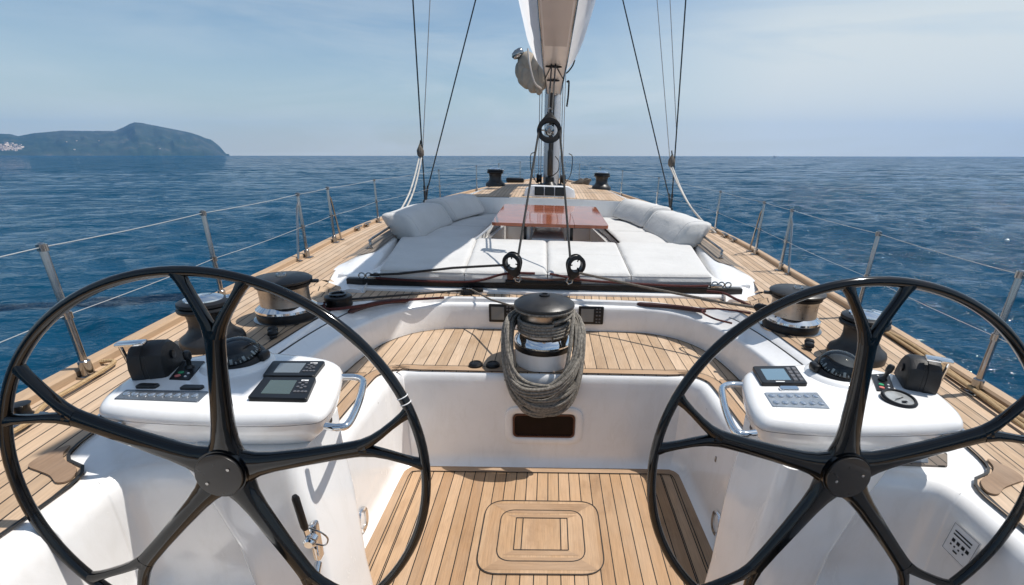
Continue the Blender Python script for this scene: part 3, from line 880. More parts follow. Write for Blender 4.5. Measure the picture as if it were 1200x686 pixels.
for s in (-1, 1):
    side = 'port' if s < 0 else 'starboard'
    for y in st_y:
        x = s * b_f(y) - s * .0; z = sheer(y)
        x = s * (b_f(y) - .03)
        st_pos[(s, y)] = (x, y, z)
        if y in (4.46, 5.25):
            br = 1 if y == 4.46 else -1
            lab = f'braced steel gate stanchion on the {side} rail, the one ' + ('nearer the cockpit' if y == 4.46 else 'nearer the bow')
            make_stanchion('gate_stanchion', lab, 'braced gate stanchions', -br, (x, y, z))
        else:
            lab = f'plain steel stanchion on the {side} rail, {names[y]}'
            if base is None: base = make_stanchion('stanchion', lab, 'stanchions along the rails', 0, (x, y, z))
            else: copy_thing(base, (x, y, z), lab)
for s in (-1, 1):
    side = 'port' if s < 0 else 'starboard'
    for hh, nm in ((.58, 'upper'), (.29, 'lower')):
        pts = [(s * (b_f(-1.2) - .03), -1.2, 1 + hh)] + [(p[0], p[1], p[2] + hh) for p in (st_pos[(s, y)] for y in st_y)]
        full = []
        for a, b_ in zip(pts, pts[1:]):
            for k in range(5):
                tt = k / 5; q = Vector(a).lerp(Vector(b_), tt); q.z -= .006 * math.sin(PI * tt) * (Vector(a) - Vector(b_)).length ** .7; full.append(q)
        full.append(pts[-1])
        mb = MB(); mb.tube(full, .0021 if hh > .5 else .0017, 6)
        tag(mb.build('lifeline', M['wire'], None), f'{nm} steel wire lifeline along the {side} rail', 'lifeline', 'lifelines')

# ------------------------------------------------------------------ steering wheels
def make_wheel(s, c, label):
    t = thing('steering_wheel', label, 'steering wheel', c, 'twin steering wheels')
    cx_, cy_, cz_ = c; Rw = .643
    mb = MB(); n = 120
    rings = []
    for k in range(n):
        a = 2 * PI * k / n
        row = []
        for q in range(12):
            b_ = 2 * PI * q / 12; rr = Rw + .0155 * math.cos(b_); dy = .0165 * math.sin(b_)
            row.append((cx_ + rr * math.cos(a), cy_ + dy, cz_ + rr * math.sin(a)))
        rings.append(row)
    mb.rings(rings, loop=True); mb.build('rim', M['black_gloss'], t)
    a0 = R(84 if s < 0 else 92)
    for k in range(5):
        a = a0 + k * 2 * PI / 5 * (1 if s < 0 else 1)
        d = Vector((math.cos(a), 0, math.sin(a))); e = Vector((-math.sin(a), 0, math.cos(a))); f = Vector((0, 1, 0))
        C0 = Vector(c)
        def sec(r, off, w, th, fy, n=14, dirv=None):
            dd = dirv or e
            return [C0 + d * r + e * off + f * fy + dd * (w * math.copysign(abs(math.cos(b_)) ** .8, math.cos(b_))) + f * (th * math.copysign(abs(math.sin(b_)) ** .8, math.sin(b_))) for b_ in (2 * PI * q / n for q in range(n))]
        mb = MB()
        prof_ = [(.05, .066, .026, .024), (.075, .052, .026, .022), (.11, .040, .025, .019), (.16, .033, .024, .016), (.26, .028, .0225, .010), (.36, .026, .020, .005), (.43, .027, .019, .002), (.475, .031, .018, 0)]
        mb.rings([sec(r, 0, w, th, fy) for r, w, th, fy in prof_])
        for sg in (-1, 1):
            P = [(.45, sg * .006, .022, .018), (.49, sg * .018, .0185, .0175), (.53, sg * .037, .016, .017), (.573, sg * .061, .015, .0165), (.605, sg * .079, .017, .0165), (.622, sg * .090, .022, .016), (.638, sg * .101, .032, .015)]
            mb.rings([sec(r, off, w, th, 0) for r, off, w, th in P])
        mb.build('spoke', M['black_gloss'], t, angle=60)
    mb = MB(); mb.lathe([(.080, -.020), (.082, .02), (.070, .034), (.05, .045), (.02, .05)], (cx_, cy_ + .01, cz_), (0, 1, 0), 40); mb.build('hub', M['black_gloss'], t)
    mb = MB(); mb.lathe([(.072, 0), (.0735, .006), (.072, .010), (.05, .0125), (.001, .0135)][::1], (cx_, cy_ - .010, cz_), (0, -1, 0), 48); cap = mb.build('hub_cap', M['carbon_cap'], t)
    for sg in (-1, 1):
        a = R(35) if s < 0 else R(15)
        p = (cx_ + sg * .043 * math.cos(a), cy_ - .0235, cz_ + sg * .043 * math.sin(a) * (1 if s < 0 else -1) * (1 if s < 0 else -1))
        mb = MB(); mb.lathe([(.005, 0), (.005, .0015), (.002, .002)], p, (0, -1, 0), 12); mb.build('screw', M['steel'], cap)
    mb = MB(); mb.tube([(cx_, cy_ + .02, cz_), (cx_ + s * .06, cy_ + .12, cz_ - .06), (cx_ + s * .16, cy_ + .27, cz_ - .16)], .036, 16); mb.build('shaft', M['gelcoat'], t)
    if s < 0:     # white centring marks taped round the rim
        mb = MB()
        for a in (R(23.0), R(25.0)):
            pts = []
            for q in range(20):
                b_ = 2 * PI * q / 20; rr = Rw + .0163 * math.cos(b_); pts.append((cx_ + rr * math.cos(a), cy_ + .0173 * math.sin(b_), cz_ + rr * math.sin(a)))
            mb.tube(pts, .0016, 5, closed=True)
        mb.build('centring_mark', M['white_plastic'], t)
    tilt = Matrix.Rotation(R(-5.8), 4, 'X')      # the wheel leans, its foot towards the helmsman
    for ch in t.children_recursive: ch.data.transform(tilt)
    return resize(t, .848)
WL = (-1.019, 1.25, 1.018); WR = (.998, 1.25, 1.043)
make_wheel(-1, WL, 'large black five spoke steering wheel with white rim marks, before the console with two displays')
make_wheel(1, WR, 'large black five spoke steering wheel, before the console with a round dial')

# ------------------------------------------------------------------ helm consoles
def at_plane(cx_, cy_, z, ang, s):
    c, sn = math.cos(ang), math.sin(ang)
    return lambda p: Vector((cx_ + p.x * c - p.y * sn, cy_ + p.x * sn + p.y * c, z + p.z))
def slab(mb, pts, z0, z1, r=.004, k=4, taper=.0):
    """flat rounded plate from 4 plan corners, chamfered on top"""
    pl = round_poly(pts, r, k); n = len(pl)
    c = Vector((sum(p[0] for p in pl) / n, sum(p[1] for p in pl) / n))
    def ins(q, d):
        o = []
        for p in q:
            v = Vector(p) - c; o.append(c + v * max(0, 1 - d / max(v.length, 1e-6)))
        return o
    mb.rings([[(p[0], p[1], z0) for p in pl], [(p[0], p[1], z1 - .003) for p in pl], [(p.x, p.y, z1) for p in ins(pl, .003)]])
    return mb
def bil(q, u, v):
    a, b_, c, d = [Vector(p) for p in q]
    return (a * (1 - u) + b_ * u) * (1 - v) + (d * (1 - u) + c * u) * v
def sub(q, u0, v0, u1, v1):
    return [tuple(bil(q, u, v)) for u, v in ((u0, v0), (u1, v0), (u1, v1), (u0, v1))]

def make_console(s):
    port = s < 0
    lab = 'white port helm console with two displays and a row of steel buttons' if port else 'white starboard helm console with one display and a round white dial'
    t = thing('helm_console', lab, 'helm console', (s * 1.2, 1.7, .99), 'helm consoles')
    X = lambda p: (s * abs(p[0]), p[1])
    out = [(.815, 1.55), (.90, 1.482), (1.20, 1.468), (1.54, 1.497), (1.655, 1.565), (1.71, 1.79), (1.64, 1.93), (1.46, 2.045), (1.20, 2.03), (.97, 1.965), (.88, 1.84)]
    sp = smooth_path([(p[0], p[1], 0) for p in out], 9, True)
    base2 = [(p.x, p.y) for p in sp]; cc = Vector((1.20, 1.72))
    def ring(d, z, pull=0, c2=cc):
        o = []
        for p in base2:
            v = Vector(p) - cc; l = v.length; q = cc + v * (1 - d / l)
            q = q.lerp(c2, pull); o.append((s * q.x, q.y, z))
        return o
    mb = MB()
    c3 = Vector((1.08, 1.68))
    mb.rings([ring(0, 1.050), ring(-.002, 1.060), ring(.004, 1.076), ring(.015, 1.089), ring(.032, 1.0975), ring(.058, 1.1), ring(.20, 1.1015)], cap0=True, cap1=True)
    mb.build('console_top', M['gelcoat'], t, angle=60)
    mb = MB()
    mb.rings([ring(.0, .78, .80, c3), ring(.0, .85, .62, c3), ring(0, .90, .43, c3), ring(0, .94, .26, c3), ring(0, .985, .10, c3), ring(.002, 1.01, .035, c3), ring(.003, 1.03, .01), ring(.002, 1.0465)], cap0=True, cap1=True)
    mb.build('console_body', M['gelcoat'], t, angle=60)
    mb = MB(); mb.rings([ring(.006, 1.045), ring(.006, 1.0512)]); mb.build('console_gasket', M['charcoal'], t)
    # pedestal down to the sole
    mb = MB(); rings = []
    for z, x0, x1, y0, y1 in ((-.33, .78, 1.06, 1.36, 1.72), (.0, .80, 1.10, 1.36, 1.72), (.20, .815, 1.11, 1.36, 1.72), (.55, .84, 1.16, 1.38, 1.76), (.80, .88, 1.25, 1.40, 1.80), (.93, .90, 1.32, 1.42, 1.84)):
        rings.append([(s * p[0], p[1], z) for p in round_poly([(x0, y0), (x1, y0), (x1, y1), (x0, y1)], .06, 6)])
    mb.rings(rings); mb.build('pedestal', M['gelcoat'], t, angle=60)
    zc = 1.1005
    # multifunction displays
    def display(q, kind, label=None):
        mb = MB(); slab(mb, q, zc, zc + .017, .012); d = mb.build('display', M['black'], t)
        if label: d['label'] = label
        if port: sq = sub(q, .17, .17, .68, .84)
        else: sq = sub(q, .13, .15, .68, .82)
        mb = MB(); slab(mb, sq, zc + .0165, zc + .0178, .003); mb.build('screen', kind, d)
        mb = MB()
        if port:
            spots = [(.74, .30), (.80, .30), (.87, .30), (.93, .30), (.75, .52), (.82, .46), (.88, .52), (.82, .60), (.75, .70), (.87, .70), (.80, .78)]
            for (u, v) in spots:
                p = bil(q, u, v); mb.lathe([(.0062, 0), (.0058, .0025), (.003, .0032)], (p.x, p.y, zc + .0166), n=10)
        else:
            for v in (.2, .4, .6, .8):
                for u in (.77, .90):
                    kq = sub(q, u - .05, v - .075, u + .05, v + .075); slab(mb, kq, zc + .0165, zc + .021, .004)
        mb.build('keypad', M['key'], d)
        mb = MB(); pq = sub(q, .74, .80, .90, .87) if port else sub(q, .30, .05, .52, .10)
        slab(mb, pq, zc + .0165, zc + .0175, .001); mb.build('maker_plate', M['print'], d)
    # quads are given near-left, near-right, far-right, far-left as seen from the helm
    if port:
        display([(-1.107, 1.56), (-.888, 1.558), (-.934, 1.735), (-1.140, 1.728)], M['screen'])
        display([(-1.155, 1.742), (-.950, 1.748), (-.968, 1.895), (-1.19, 1.884)], M['screen_grey'])
        bp = [(-1.59, 1.556), (-1.278, 1.544), (-1.291, 1.625), (-1.604, 1.626)]
        rows = [(.5, [.09, .19, .29, .39, .49, .59, .69, .79, .90])]
    else:
        display([(.928, 1.765), (1.130, 1.770), (1.165, 1.950), (.955, 1.935)], M['screen_blue'])
        bp = [(.896, 1.588), (1.122, 1.580), (1.142, 1.712), (.911, 1.703)]
        rows = [(.25, [.10, .26, .42, .58, .74, .90]), (.72, [.10, .26, .42, .58, .74, .90])]
    mb = MB(); slab(mb, bp, zc, zc + .004, .006); pn = mb.build('switch_panel', M['dark_panel'] if port else M['alu_panel'], t)
    for v, us_ in rows:
        for u in us_:
            p = bil(bp, u, v); mb = MB(); rb = .0125 if port else .0135
            mb.lathe([(rb, 0), (rb, .003), (rb * .85, .006), (rb * .3, .0078), (.0002, .008)], (p.x, p.y, zc + .0035), n=18); mb.build('button', M['button'], pn)
    for q in ([[(-1.581, 1.640), (-1.505, 1.640), (-1.505, 1.668), (-1.581, 1.668)], [(-1.410, 1.634), (-1.330, 1.634), (-1.330, 1.662), (-1.410, 1.662)]] if port else [[(.990, 1.722), (1.072, 1.724), (1.075, 1.752), (.993, 1.750)]]):
        mb = MB(); slab(mb, q, zc, zc + .012, .008); mb.build('nav_light_bar', M['chrome'] if not port else M['charcoal'], t)
    # compass: black collar, card and clear dome on a moulded boss
    cc_ = Vector((-1.338 if port else 1.330, 1.885, 0)); 
    mb = MB(); mb.lathe([(.145, -.01), (.134, .010), (.115, .018), (.10, .022)], (cc_.x, cc_.y, zc), n=40); mb.build('compass_boss', M['gelcoat'], t, angle=70)
    ax = (0, -.20, 1)
    mb = MB(); mb.lathe([(.108, .0), (.110, .012), (.104, .022), (.096, .028), (.092, .024)], (cc_.x, cc_.y, zc + .020), ax, 40); cp = mb.build('compass', M['black'], t)
    mb = MB(); mb.lathe([(.092, .004), (.084, .016), (.060, .052), (.030, .058), (.0005, .059)], (cc_.x, cc_.y, zc + .026), ax, 40); mb.build('compass_card', M['dial'], cp)
    mb = MB()
    axv = Vector(ax).normalized(); xv = axv.cross(Vector((0, 1, 0))).normalized(); yv = axv.cross(xv)
    for k in range(30):
        a = 2 * PI * k / 30; big_ = k % 3 == 0
        dv = xv * math.cos(a) + yv * math.sin(a); tv = axv.cross(dv)
        o = Vector((cc_.x, cc_.y, zc + .026)); hw = .0052 if big_ else .0022
        f0, f1 = (.12, .62) if big_ else (.08, .34)
        P_ = lambda f, w: o + dv * (.0852 + (.0612 - .0852) * f) + axv * (.017 + (.053 - .017) * f) + tv * w
        mb.add([P_(f0, -hw), P_(f0, hw), P_(f1, hw), P_(f1, -hw)], [[0, 1, 2, 3]])
    mb.build('graduation', M['dialwhite'], cp)
    mb = MB(); mb.lathe([(.094, .0)] + [(.094 * math.cos(a), .070 * math.sin(a)) for a in np.linspace(.08, PI / 2, 14)], (cc_.x, cc_.y, zc + .044), ax, 40); mb.build('compass_dome', M['dome'], cp)
    mb = MB(); mb.box((cc_.x - s * .0 - (.108 if not port else -.108), cc_.y + .01, zc + .036), (.032, .06, .040), bev=.012); mb.build('compass_lug', M['black'], cp)
    # bow-thruster joystick plate
    jq = [(-1.512, 1.718), (-1.428, 1.714), (-1.488, 1.895), (-1.578, 1.893)] if port else [(1.412, 1.735), (1.494, 1.738), (1.588, 1.915), (1.492, 1.90)]
    mb = MB(); slab(mb, jq, zc, zc + .005, .006); jp = mb.build('thruster_plate', M['black'], t)
    p = bil(jq, .55, .62); mb = MB(); mb.lathe([(.020, 0), (.016, .008), (.009, .014), (.0085, .035), (.014, .045), (.015, .07), (.010, .078), (.001, .08)], (p.x, p.y, zc + .004), (.1 if port else .25, -.05, 1), 18); mb.build('joystick', M['charcoal'], jp)
    for u, v, c in ((.35, .33, 'green'), (.32, .16, 'redbtn'), (.72, .30, 'print'), (.7, .14, 'print'), (.35, .86, 'print')):
        p = bil(jq, u, v); mb = MB(); mb.lathe([(.011 if c != 'print' else .005, 0), (.010 if c != 'print' else .004, .004), (.001, .005)], (p.x, p.y, zc + .0045), n=14); mb.build('push_button', M[c], jp)
    # throttle: black side-mount box with a chrome T handle
    tq = (-1.615, 1.80) if port else (1.640, 1.815)
    tb = Matrix.Rotation((.28 if port else -.42), 3, 'Z')
    def tx(p): return tb @ Vector((p.x, p.y, 0)) + Vector((tq[0], tq[1], zc + p.z))
    pf_ = [(-.085, 0), (-.092, .05), (-.080, .100), (-.045, .128), (.0, .135), (.045, .122), (.085, .085), (.115, .03), (.12, 0)]
    mb = MB(); rings = []
    for x, k in ((-.062, .80), (-.056, .93), (-.045, .985), (-.01, 1), (-.008, .97), (.004, .97), (.006, 1), (.045, .985), (.056, .93), (.062, .80)):
        rings.append([tx(Vector((x, p[0] * k, max(0, p[1] * k)))) for p in pf_])
    mb.rings(rings); th = mb.build('throttle_box', M['black_matte'], t, angle=30)
    sg = -1 if port else 1
    mb = MB()
    a0_ = tx(Vector((sg * .070, -.03, .03))); a1_ = tx(Vector((sg * .070, -.06, .145)))
    mb.tube([a0_, a1_], .007, 10)
    mb.box(tx(Vector((sg * .030, -.065, .152))), (.095, .042, .016), tb, bev=.006)
    mb.build('throttle_lever', M['chrome'], th)
    mb = MB(); mb.lathe([(.018, 0), (.018, .008), (.006, .010)], tx(Vector((-sg * .062, .0, .07))), tuple(tb @ Vector((-sg, 0, 0))), 16); mb.build('pivot_cap', M['black'], th)
    if not port:     # round white dial near the front edge
        gp = (1.452, 1.660, zc)
        mb = MB(); mb.lathe([(.064, 0), (.066, .012), (.060, .019), (.054, .019), (.053, .012)], gp, (0, -.12, 1), 36); g = mb.build('dial_gauge', M['black'], t)
        mb = MB(); mb.lathe([(.0535, .012), (.001, .0125)], gp, (0, -.12, 1), 36); mb.build('dial_face', M['dialface'], g)
        mb = MB(); mb.box((1.447, 1.652, zc + .0155), (.05, .003, .0015), Matrix.Rotation(.4, 3, 'Z')); mb.box((1.455, 1.63, zc + .013), (.02, .012, .0015)); mb.build('needle', M['black'], g)
    # polished grab rails at the ends
    z = 1.055
    pts = [(s * .80, 1.495, z - .015), (s * .755, 1.487, z - .015), (s * .722, 1.505, z - .01), (s * .735, 1.64, z), (s * .775, 1.80, z), (s * .80, 1.845, z), (s * .84, 1.865, z), (s * .90, 1.862, z)]
    mb = MB(); mb.tube(smooth_path(pts, 6), .0145, 12); mb.build('grab_rail', M['chrome'], t)
    pts = [(s * 1.52, 1.49, z - .02), (s * 1.59, 1.475, z - .02), (s * 1.625, 1.50, z - .02), (s * 1.70, 1.72, z - .02), (s * 1.71, 1.80, z - .02), (s * 1.69, 1.84, z - .02), (s * 1.62, 1.85, z - .02)]
    mb = MB(); mb.tube(smooth_path(pts, 6), .013, 12); mb.build('grab_rail', M['chrome'], t)
    mb = MB(); mb.box((s * .86, 1.60, .995), (.05, .05, .035), bev=.01); mb.build('rail_foot', M['charcoal'], t)
    return resize(t, .86)
make_console(-1); make_console(1)

# flush deck fillers and fasteners on the white mouldings
for s in (-1, 1):
    for k, (x, y) in enumerate(((1.50, 1.62), (1.565, 1.50))):
        mb = MB(); mb.lathe([(.026, 0), (.026, .004), (.022, .005), (.008, .0045), (.001, .0045)] if k else [(.009, 0), (.009, .003), (.001, .004)], (s * x, y, .992), n=24)
        mb.build('deck_filler' if k else 'fastener', M['steel'], Y)
# emergency lever on the port pedestal
lv = thing('control_lever', 'chrome control lever with black grip on the port pedestal', 'lever', (-.845, 1.36, .6))
mb = MB(); mb.box((-.842, 1.372, .62), (.028, .04, .17), bev=.010); mb.lathe([(.022, 0), (.022, .03), (.015, .036)], (-.835, 1.345, .66), (0, -1, 0), 20); mb.lathe([(.014, 0), (.014, .05)], (-.83, 1.335, .545), (.3, -1, 0), 16)
mb.build('lever_bracket', M['chrome'], lv)
mb = MB(); mb.tube([(-.843, 1.335, .66), (-.846, 1.33, .72)], .0095, 10); mb.build('lever_arm', M['chrome'], lv)
mb = MB(); mb.tube([(-.8455, 1.33, .715), (-.847, 1.328, .73), (-.852, 1.32, .86), (-.853, 1.318, .872)], [.010, .0125, .0125, .008], 12); mb.build('grip', M['black'], lv)
mb = MB(); mb.tube(smooth_path([(-.84, 1.34, .71), (-.80, 1.34, .69), (-.785, 1.35, .65), (-.80, 1.35, .62), (-.83, 1.345, .63)], 6), .003, 6); mb.build('safety_wire', M['steel'], lv)
resize(lv, .86)

# deck light glass beside the starboard helm
t = thing('deck_hatch', 'small flush glazed hatch with pale frame beside the starboard helm', 'hatch', (1.3, 1.4, .99))
mb = MB(); slab(mb, [(1.20, 1.375), (1.455, 1.365), (1.52, 1.445), (1.21, 1.48)], .992, 1.000, .008); mb.build('hatch_frame', M['teak_grey'], t)
mb = MB(); slab(mb, [(1.215, 1.387), (1.395, 1.378), (1.44, 1.445), (1.22, 1.47)], .999, 1.0025, .006); mb.build('hatch_glass', M['dark_panel'], t)

# notice on the starboard footwell wall
t = thing('notice_sticker', 'small white notice with black lines and symbols on the starboard footwell wall', 'sticker', (1.40, 1.15, .82))
sc = Vector((1.350, 1.12, .875))
E1 = Vector((-.0, -1, 0)); E2 = Vector((.10, 0, 1)).normalized(); NN = Vector((-1, 0, .08)).normalized()
def stx(u, v, d): return sc + E1 * u + E2 * v + NN * d
def srect(mb, u0, v0, u1, v1, d): mb.add([stx(u0, v0, d), stx(u1, v0, d), stx(u1, v1, d), stx(u0, v1, d)], [[0, 1, 2, 3]])
mb = MB(); srect(mb, -.05, -.055, .05, .055, .012); mb.build('paper', M['white_plastic'], t)
mb = MB()
for v in (.030, .018): srect(mb, -.034, v - .0025, .030, v + .0025, .0135)
for u in (-.03, -.012, .006, .022): srect(mb, u, -.008, u + .011, .004, .0135)
for u in (-.03, -.016, .0, .016): srect(mb, u, -.022, u + .006, -.016, .0135)
srect(mb, -.012, -.036, .004, -.030, .0135)
for a in ((-.046, -.051, .046, -.050), (-.046, .050, .046, .051), (-.046, -.051, -.045, .051), (.045, -.051, .046, .051)): srect(mb, *a, .0135)
mb.build('printing', M['black'], t)

# cockpit repeaters in the coaming
for s in (-1, 1):
    x = s * .352
    t = thing('repeater_display', ['black repeater display in the coaming on the port side of the centre winch', 'black repeater display in the coaming on the starboard side of the centre winch'][s > 0], 'display', (x, 3.49, .82), 'repeaters in the coaming')
    mb = MB(); mb.box((x, 3.491, .818), (.200, .022, .148), bev=.008); fr = mb.build('display_case', M['black'], t)
    mb = MB(); mb.box((x - .030, 3.479, .82), (.100, .004, .105)); mb.build('screen', M['screen_grey'], t)
    mb = MB()
    for zz in (.765, .79, .82, .85, .875):
        for dx in (.045, .068): mb.box((x + dx, 3.479, zz), (.014, .004, .012), bev=.001)
    mb.build('keypad', M['key'], t)

# ------------------------------------------------------------------ winches
def big_winch(at, label, h=.27, group='primary winches on the side decks'):
    t = thing('drum_winch', label, 'winch', at, group); x, y, z = at
    mb = MB(); mb.lathe([(.185, 0), (.185, .008), (.172, .012)], at, n=44); mb.build('base_ring', M['steel'], t)
    mb = MB(); mb.lathe([(.168, .01), (.168, .045), (.165, .05)], at, n=44); mb.build('drip_ring', M['black'], t)
    mb = MB(); mb.lathe([(.163, .05), (.170, .060), (.168, .072), (.148, .088), (.140, .094)], at, n=44); mb.build('drum_flange', M['chrome'], t)
    mb = MB(); mb.lathe([(.139, .092), (.136, .12), (.136, .18), (.140, .20)], at, n=44); mb.build('drum', M['drum'], t)
    mb = MB(); mb.lathe([(.141, .2), (.150, .205), (.152, .222), (.146, .226)], at, n=44); mb.build('stripper_ring', M['black'], t)
    mb = MB(); mb.lathe([(.146, .225), (.163, .232), (.165, .244), (.15, .255), (.05, .264), (.0005, .265)], at, n=44)
    mb.box((x + .155, y + .05, z + .222), (.07, .03, .018), Matrix.Rotation(.3, 3, 'Z'), bev=.005); mb.build('cap', M['charcoal'], t)
    mb = MB(); mb.lathe([(.03, .26), (.028, .275), (.014, .278), (.012, .268), (.001, .268)], at, n=20); mb.build('handle_socket', M['steel'], t)
    return t
w1 = big_winch((-1.60, 2.78, 1.0), 'large drum winch with black cap on the port side deck')
copy_thing(w1, (1.575, 2.80, 1.0), 'large drum winch with black cap on the starboard side deck', 2.6)
def tulip(at, label, group, k=1.0):
    t = thing('tulip_winch', label, 'winch', at, group)
    mb = MB(); mb.lathe([(a * k, b_ * k) for a, b_ in [(.155, 0), (.157, .035), (.150, .055), (.120, .078), (.100, .105), (.095, .14), (.098, .18), (.108, .20)]], at, n=40); mb.build('drum', M['charcoal'], t, angle=60)
    mb = MB(); mb.lathe([(a * k, b_ * k) for a, b_ in [(.108, .2), (.130, .208), (.133, .22), (.128, .232), (.118, .236), (.128, .242), (.126, .258), (.10, .268)]], at, n=40); mb.build('jaw_ring', M['black'], t)
    mb = MB(); mb.lathe([(a * k, b_ * k) for a, b_ in [(.095, .262), (.092, .275), (.06, .288), (.03, .292), (.028, .284), (.001, .284)]], at, n=32); mb.box((at[0] + .10 * k, at[1] + .07 * k, at[2] + .255 * k), (.045 * k, .06 * k, .035 * k), Matrix.Rotation(.6, 3, 'Z'), bev=.006)
    mb.build('top_plate', M['chrome'], t)
    return t
w2 = tulip((-1.755, 2.33, 1.0), 'black tulip shaped winch behind the port helm console', 'tulip winches beside the consoles', .93)
copy_thing(w2, (1.72, 2.34, 1.0), 'black tulip shaped winch behind the starboard helm console', 0)
w3 = tulip((-1.09, 9.9, 1.345), 'black foredeck winch on the shaded port side of the coachroof', 'foredeck winches', 1.25)
copy_thing(w3, (1.06, 9.95, 1.345), 'black foredeck winch on the sunlit starboard side of the coachroof', 1.2)
# small fittings by the winches
for s, lab in ((-1, 'low black jammer on the deck between the two port winches'), (1, 'low black jammer on the deck beside the starboard tulip winch')):
    t = thing('rope_jammer', lab, 'jammer', (s * 1.52, 2.46, 1.0), 'rope jammers by the winches')
    a = Matrix.Rotation(-s * .5, 3, 'Z')
    mb = MB(); mb.box((s * 1.52, 2.46, 1.012), (.035, .12, .018), a, bev=.005); mb.build('jammer_base', M['black_matte'], t)
    mb = MB()
    for d in (-.03, .032):
        p = a @ Vector((0, d, 0)); mb.lathe([(.026, 0), (.028, .012), (.02, .024), (.008, .026)], (s * 1.52 + p.x, 2.46 + p.y, 1.018), n=18)
    mb.build('jammer_cam', M['black'], t)

# centre captive winch on the bench with its coil of rope
cw = (-.015, 2.90, .684)
t = thing('centre_winch', 'tall winch with white base and grey rope turns on the cockpit bench', 'winch', cw)
mb = MB(); mb.lathe([(.183, 0), (.187, .02), (.190, .10), (.193, .112)], cw, n=48); mb.build('winch_base', M['gelcoat'], t)
mb = MB(); mb.lathe([(.194, .112), (.197, .118), (.197, .145), (.193, .150)], cw, n=48); mb.build('drip_ring', M['black'], t)
mb = MB(); mb.lathe([(.193, .150), (.197, .162), (.190, .180), (.168, .200), (.155, .21)], cw, n=48); mb.build('drum_flange', M['chrome'], t)
mb = MB(); mb.lathe([(.155, .208), (.150, .24), (.150, .345), (.158, .372), (.168, .382)], cw, n=48); mb.build('drum', M['drum'], t)
mb = MB(); mb.lathe([(.168, .38), (.190, .388), (.198, .400), (.196, .412), (.170, .432), (.10, .452), (.04, .46), (.001, .461)], cw, n=48); mb.build('cap', M['charcoal'], t)
mb = MB(); mb.lathe([(.036, .455), (.034, .470), (.02, .474), (.016, .464), (.001, .464)], cw, n=24); mb.build('handle_socket', M['black'], t)
mb = MB(); rr_ = .0125
pts = []
turns = 4; nseg = 40
for k in range(turns * nseg + 1):
    a = 2 * PI * k / nseg - 1.2; z = cw[2] + .222 + (.085) * k / (turns * nseg)
    pts.append((cw[0] + .165 * math.cos(a), cw[1] + .165 * math.sin(a), z))
mb.tube(pts, rr_, 8)
# the tail climbs to the jaws under the cap
pts = [(cw[0] + .165 * math.cos(-1.2), cw[1] + .165 * math.sin(-1.2), cw[2] + .327), (cw[0] + .150, cw[1] - .110, cw[2] + .345), (cw[0] + .178, cw[1] - .05, cw[2] + .375)]
pts += [(cw[0] + .186 * math.cos(a), cw[1] + .186 * math.sin(a), cw[2] + .384) for a in np.linspace(-.2, -3.0, 20)]
mb.tube(smooth_path(pts, 3), rr_ * .9, 8)
mb.build('rope_turns', M['rope'], t)

mb = MB(); rnd = random.Random(5)
def coil_loop(i, n):
    f = i / (n - 1)
    w = .198 + .062 * rnd.random(); zt = cw[2] + .235 + .07 * rnd.random()
    zb = .655 - .225 * f - .02 * rnd.random()
    lay = .035 * rnd.random() + .035 * (1 - abs(2 * f - 1)); sk = (rnd.random() - .5) * .10; tl = (rnd.random() - .5) * .05
    P = []
    for q in range(17):
        t_ = PI * q / 16; sn = math.sin(t_)
        x = cw[0] - w * math.copysign(abs(math.cos(t_)) ** .85, math.cos(t_)) * (1 + .10 * sn * sn) + sk * sn ** 2
        z = zt - (zt - zb) * sn ** .80 + tl * math.cos(t_) * sn + .006 * math.sin(5 * t_ + i)
        y = 2.80 - (.165 + lay) * sn ** .55
        P.append((x, y, z))
    for q in range(1, 8):
        a = PI * q / 8; P.append((cw[0] + w * math.cos(a), cw[1] - .03 + (w - .005) * math.sin(a), zt + .02 * math.sin(a)))
    return smooth_path(P, 3, True)
nl = 30
for i in range(nl):
    mb.tube(coil_loop(i, nl), .0104 + .001 * rnd.random(), 8, closed=True)
# a hitch that draws the bundle together, and the standing part from the drum
mb.tube(smooth_path([(cw[0] + .19, cw[1] - .03, cw[2] + .378), (cw[0] + .185, cw[1] - .10, cw[2] + .33), (cw[0] + .17, cw[1] - .185, cw[2] + .20), (cw[0] + .15, cw[1] - .225, cw[2] + .06), (cw[0] + .12, cw[1] - .26, cw[2] - .05)], 7), .0125, 8)
for q in range(3):
    mb.tube(smooth_path([(cw[0] - .235, 2.66, cw[2] + .02 - .022 * q), (cw[0] - .12, 2.575, cw[2] - .045 - .022 * q), (cw[0] + .06, 2.565, cw[2] - .03 - .022 * q), (cw[0] + .17, 2.60, cw[2] + .05 - .02 * q), (cw[0] + .235, 2.69, cw[2] + .13 - .01 * q)], 7), .0115, 8)
tag(mb.build('rope_coil', M['rope'], None), 'thick grey speckled rope coiled in hanging loops on the centre winch', 'rope')

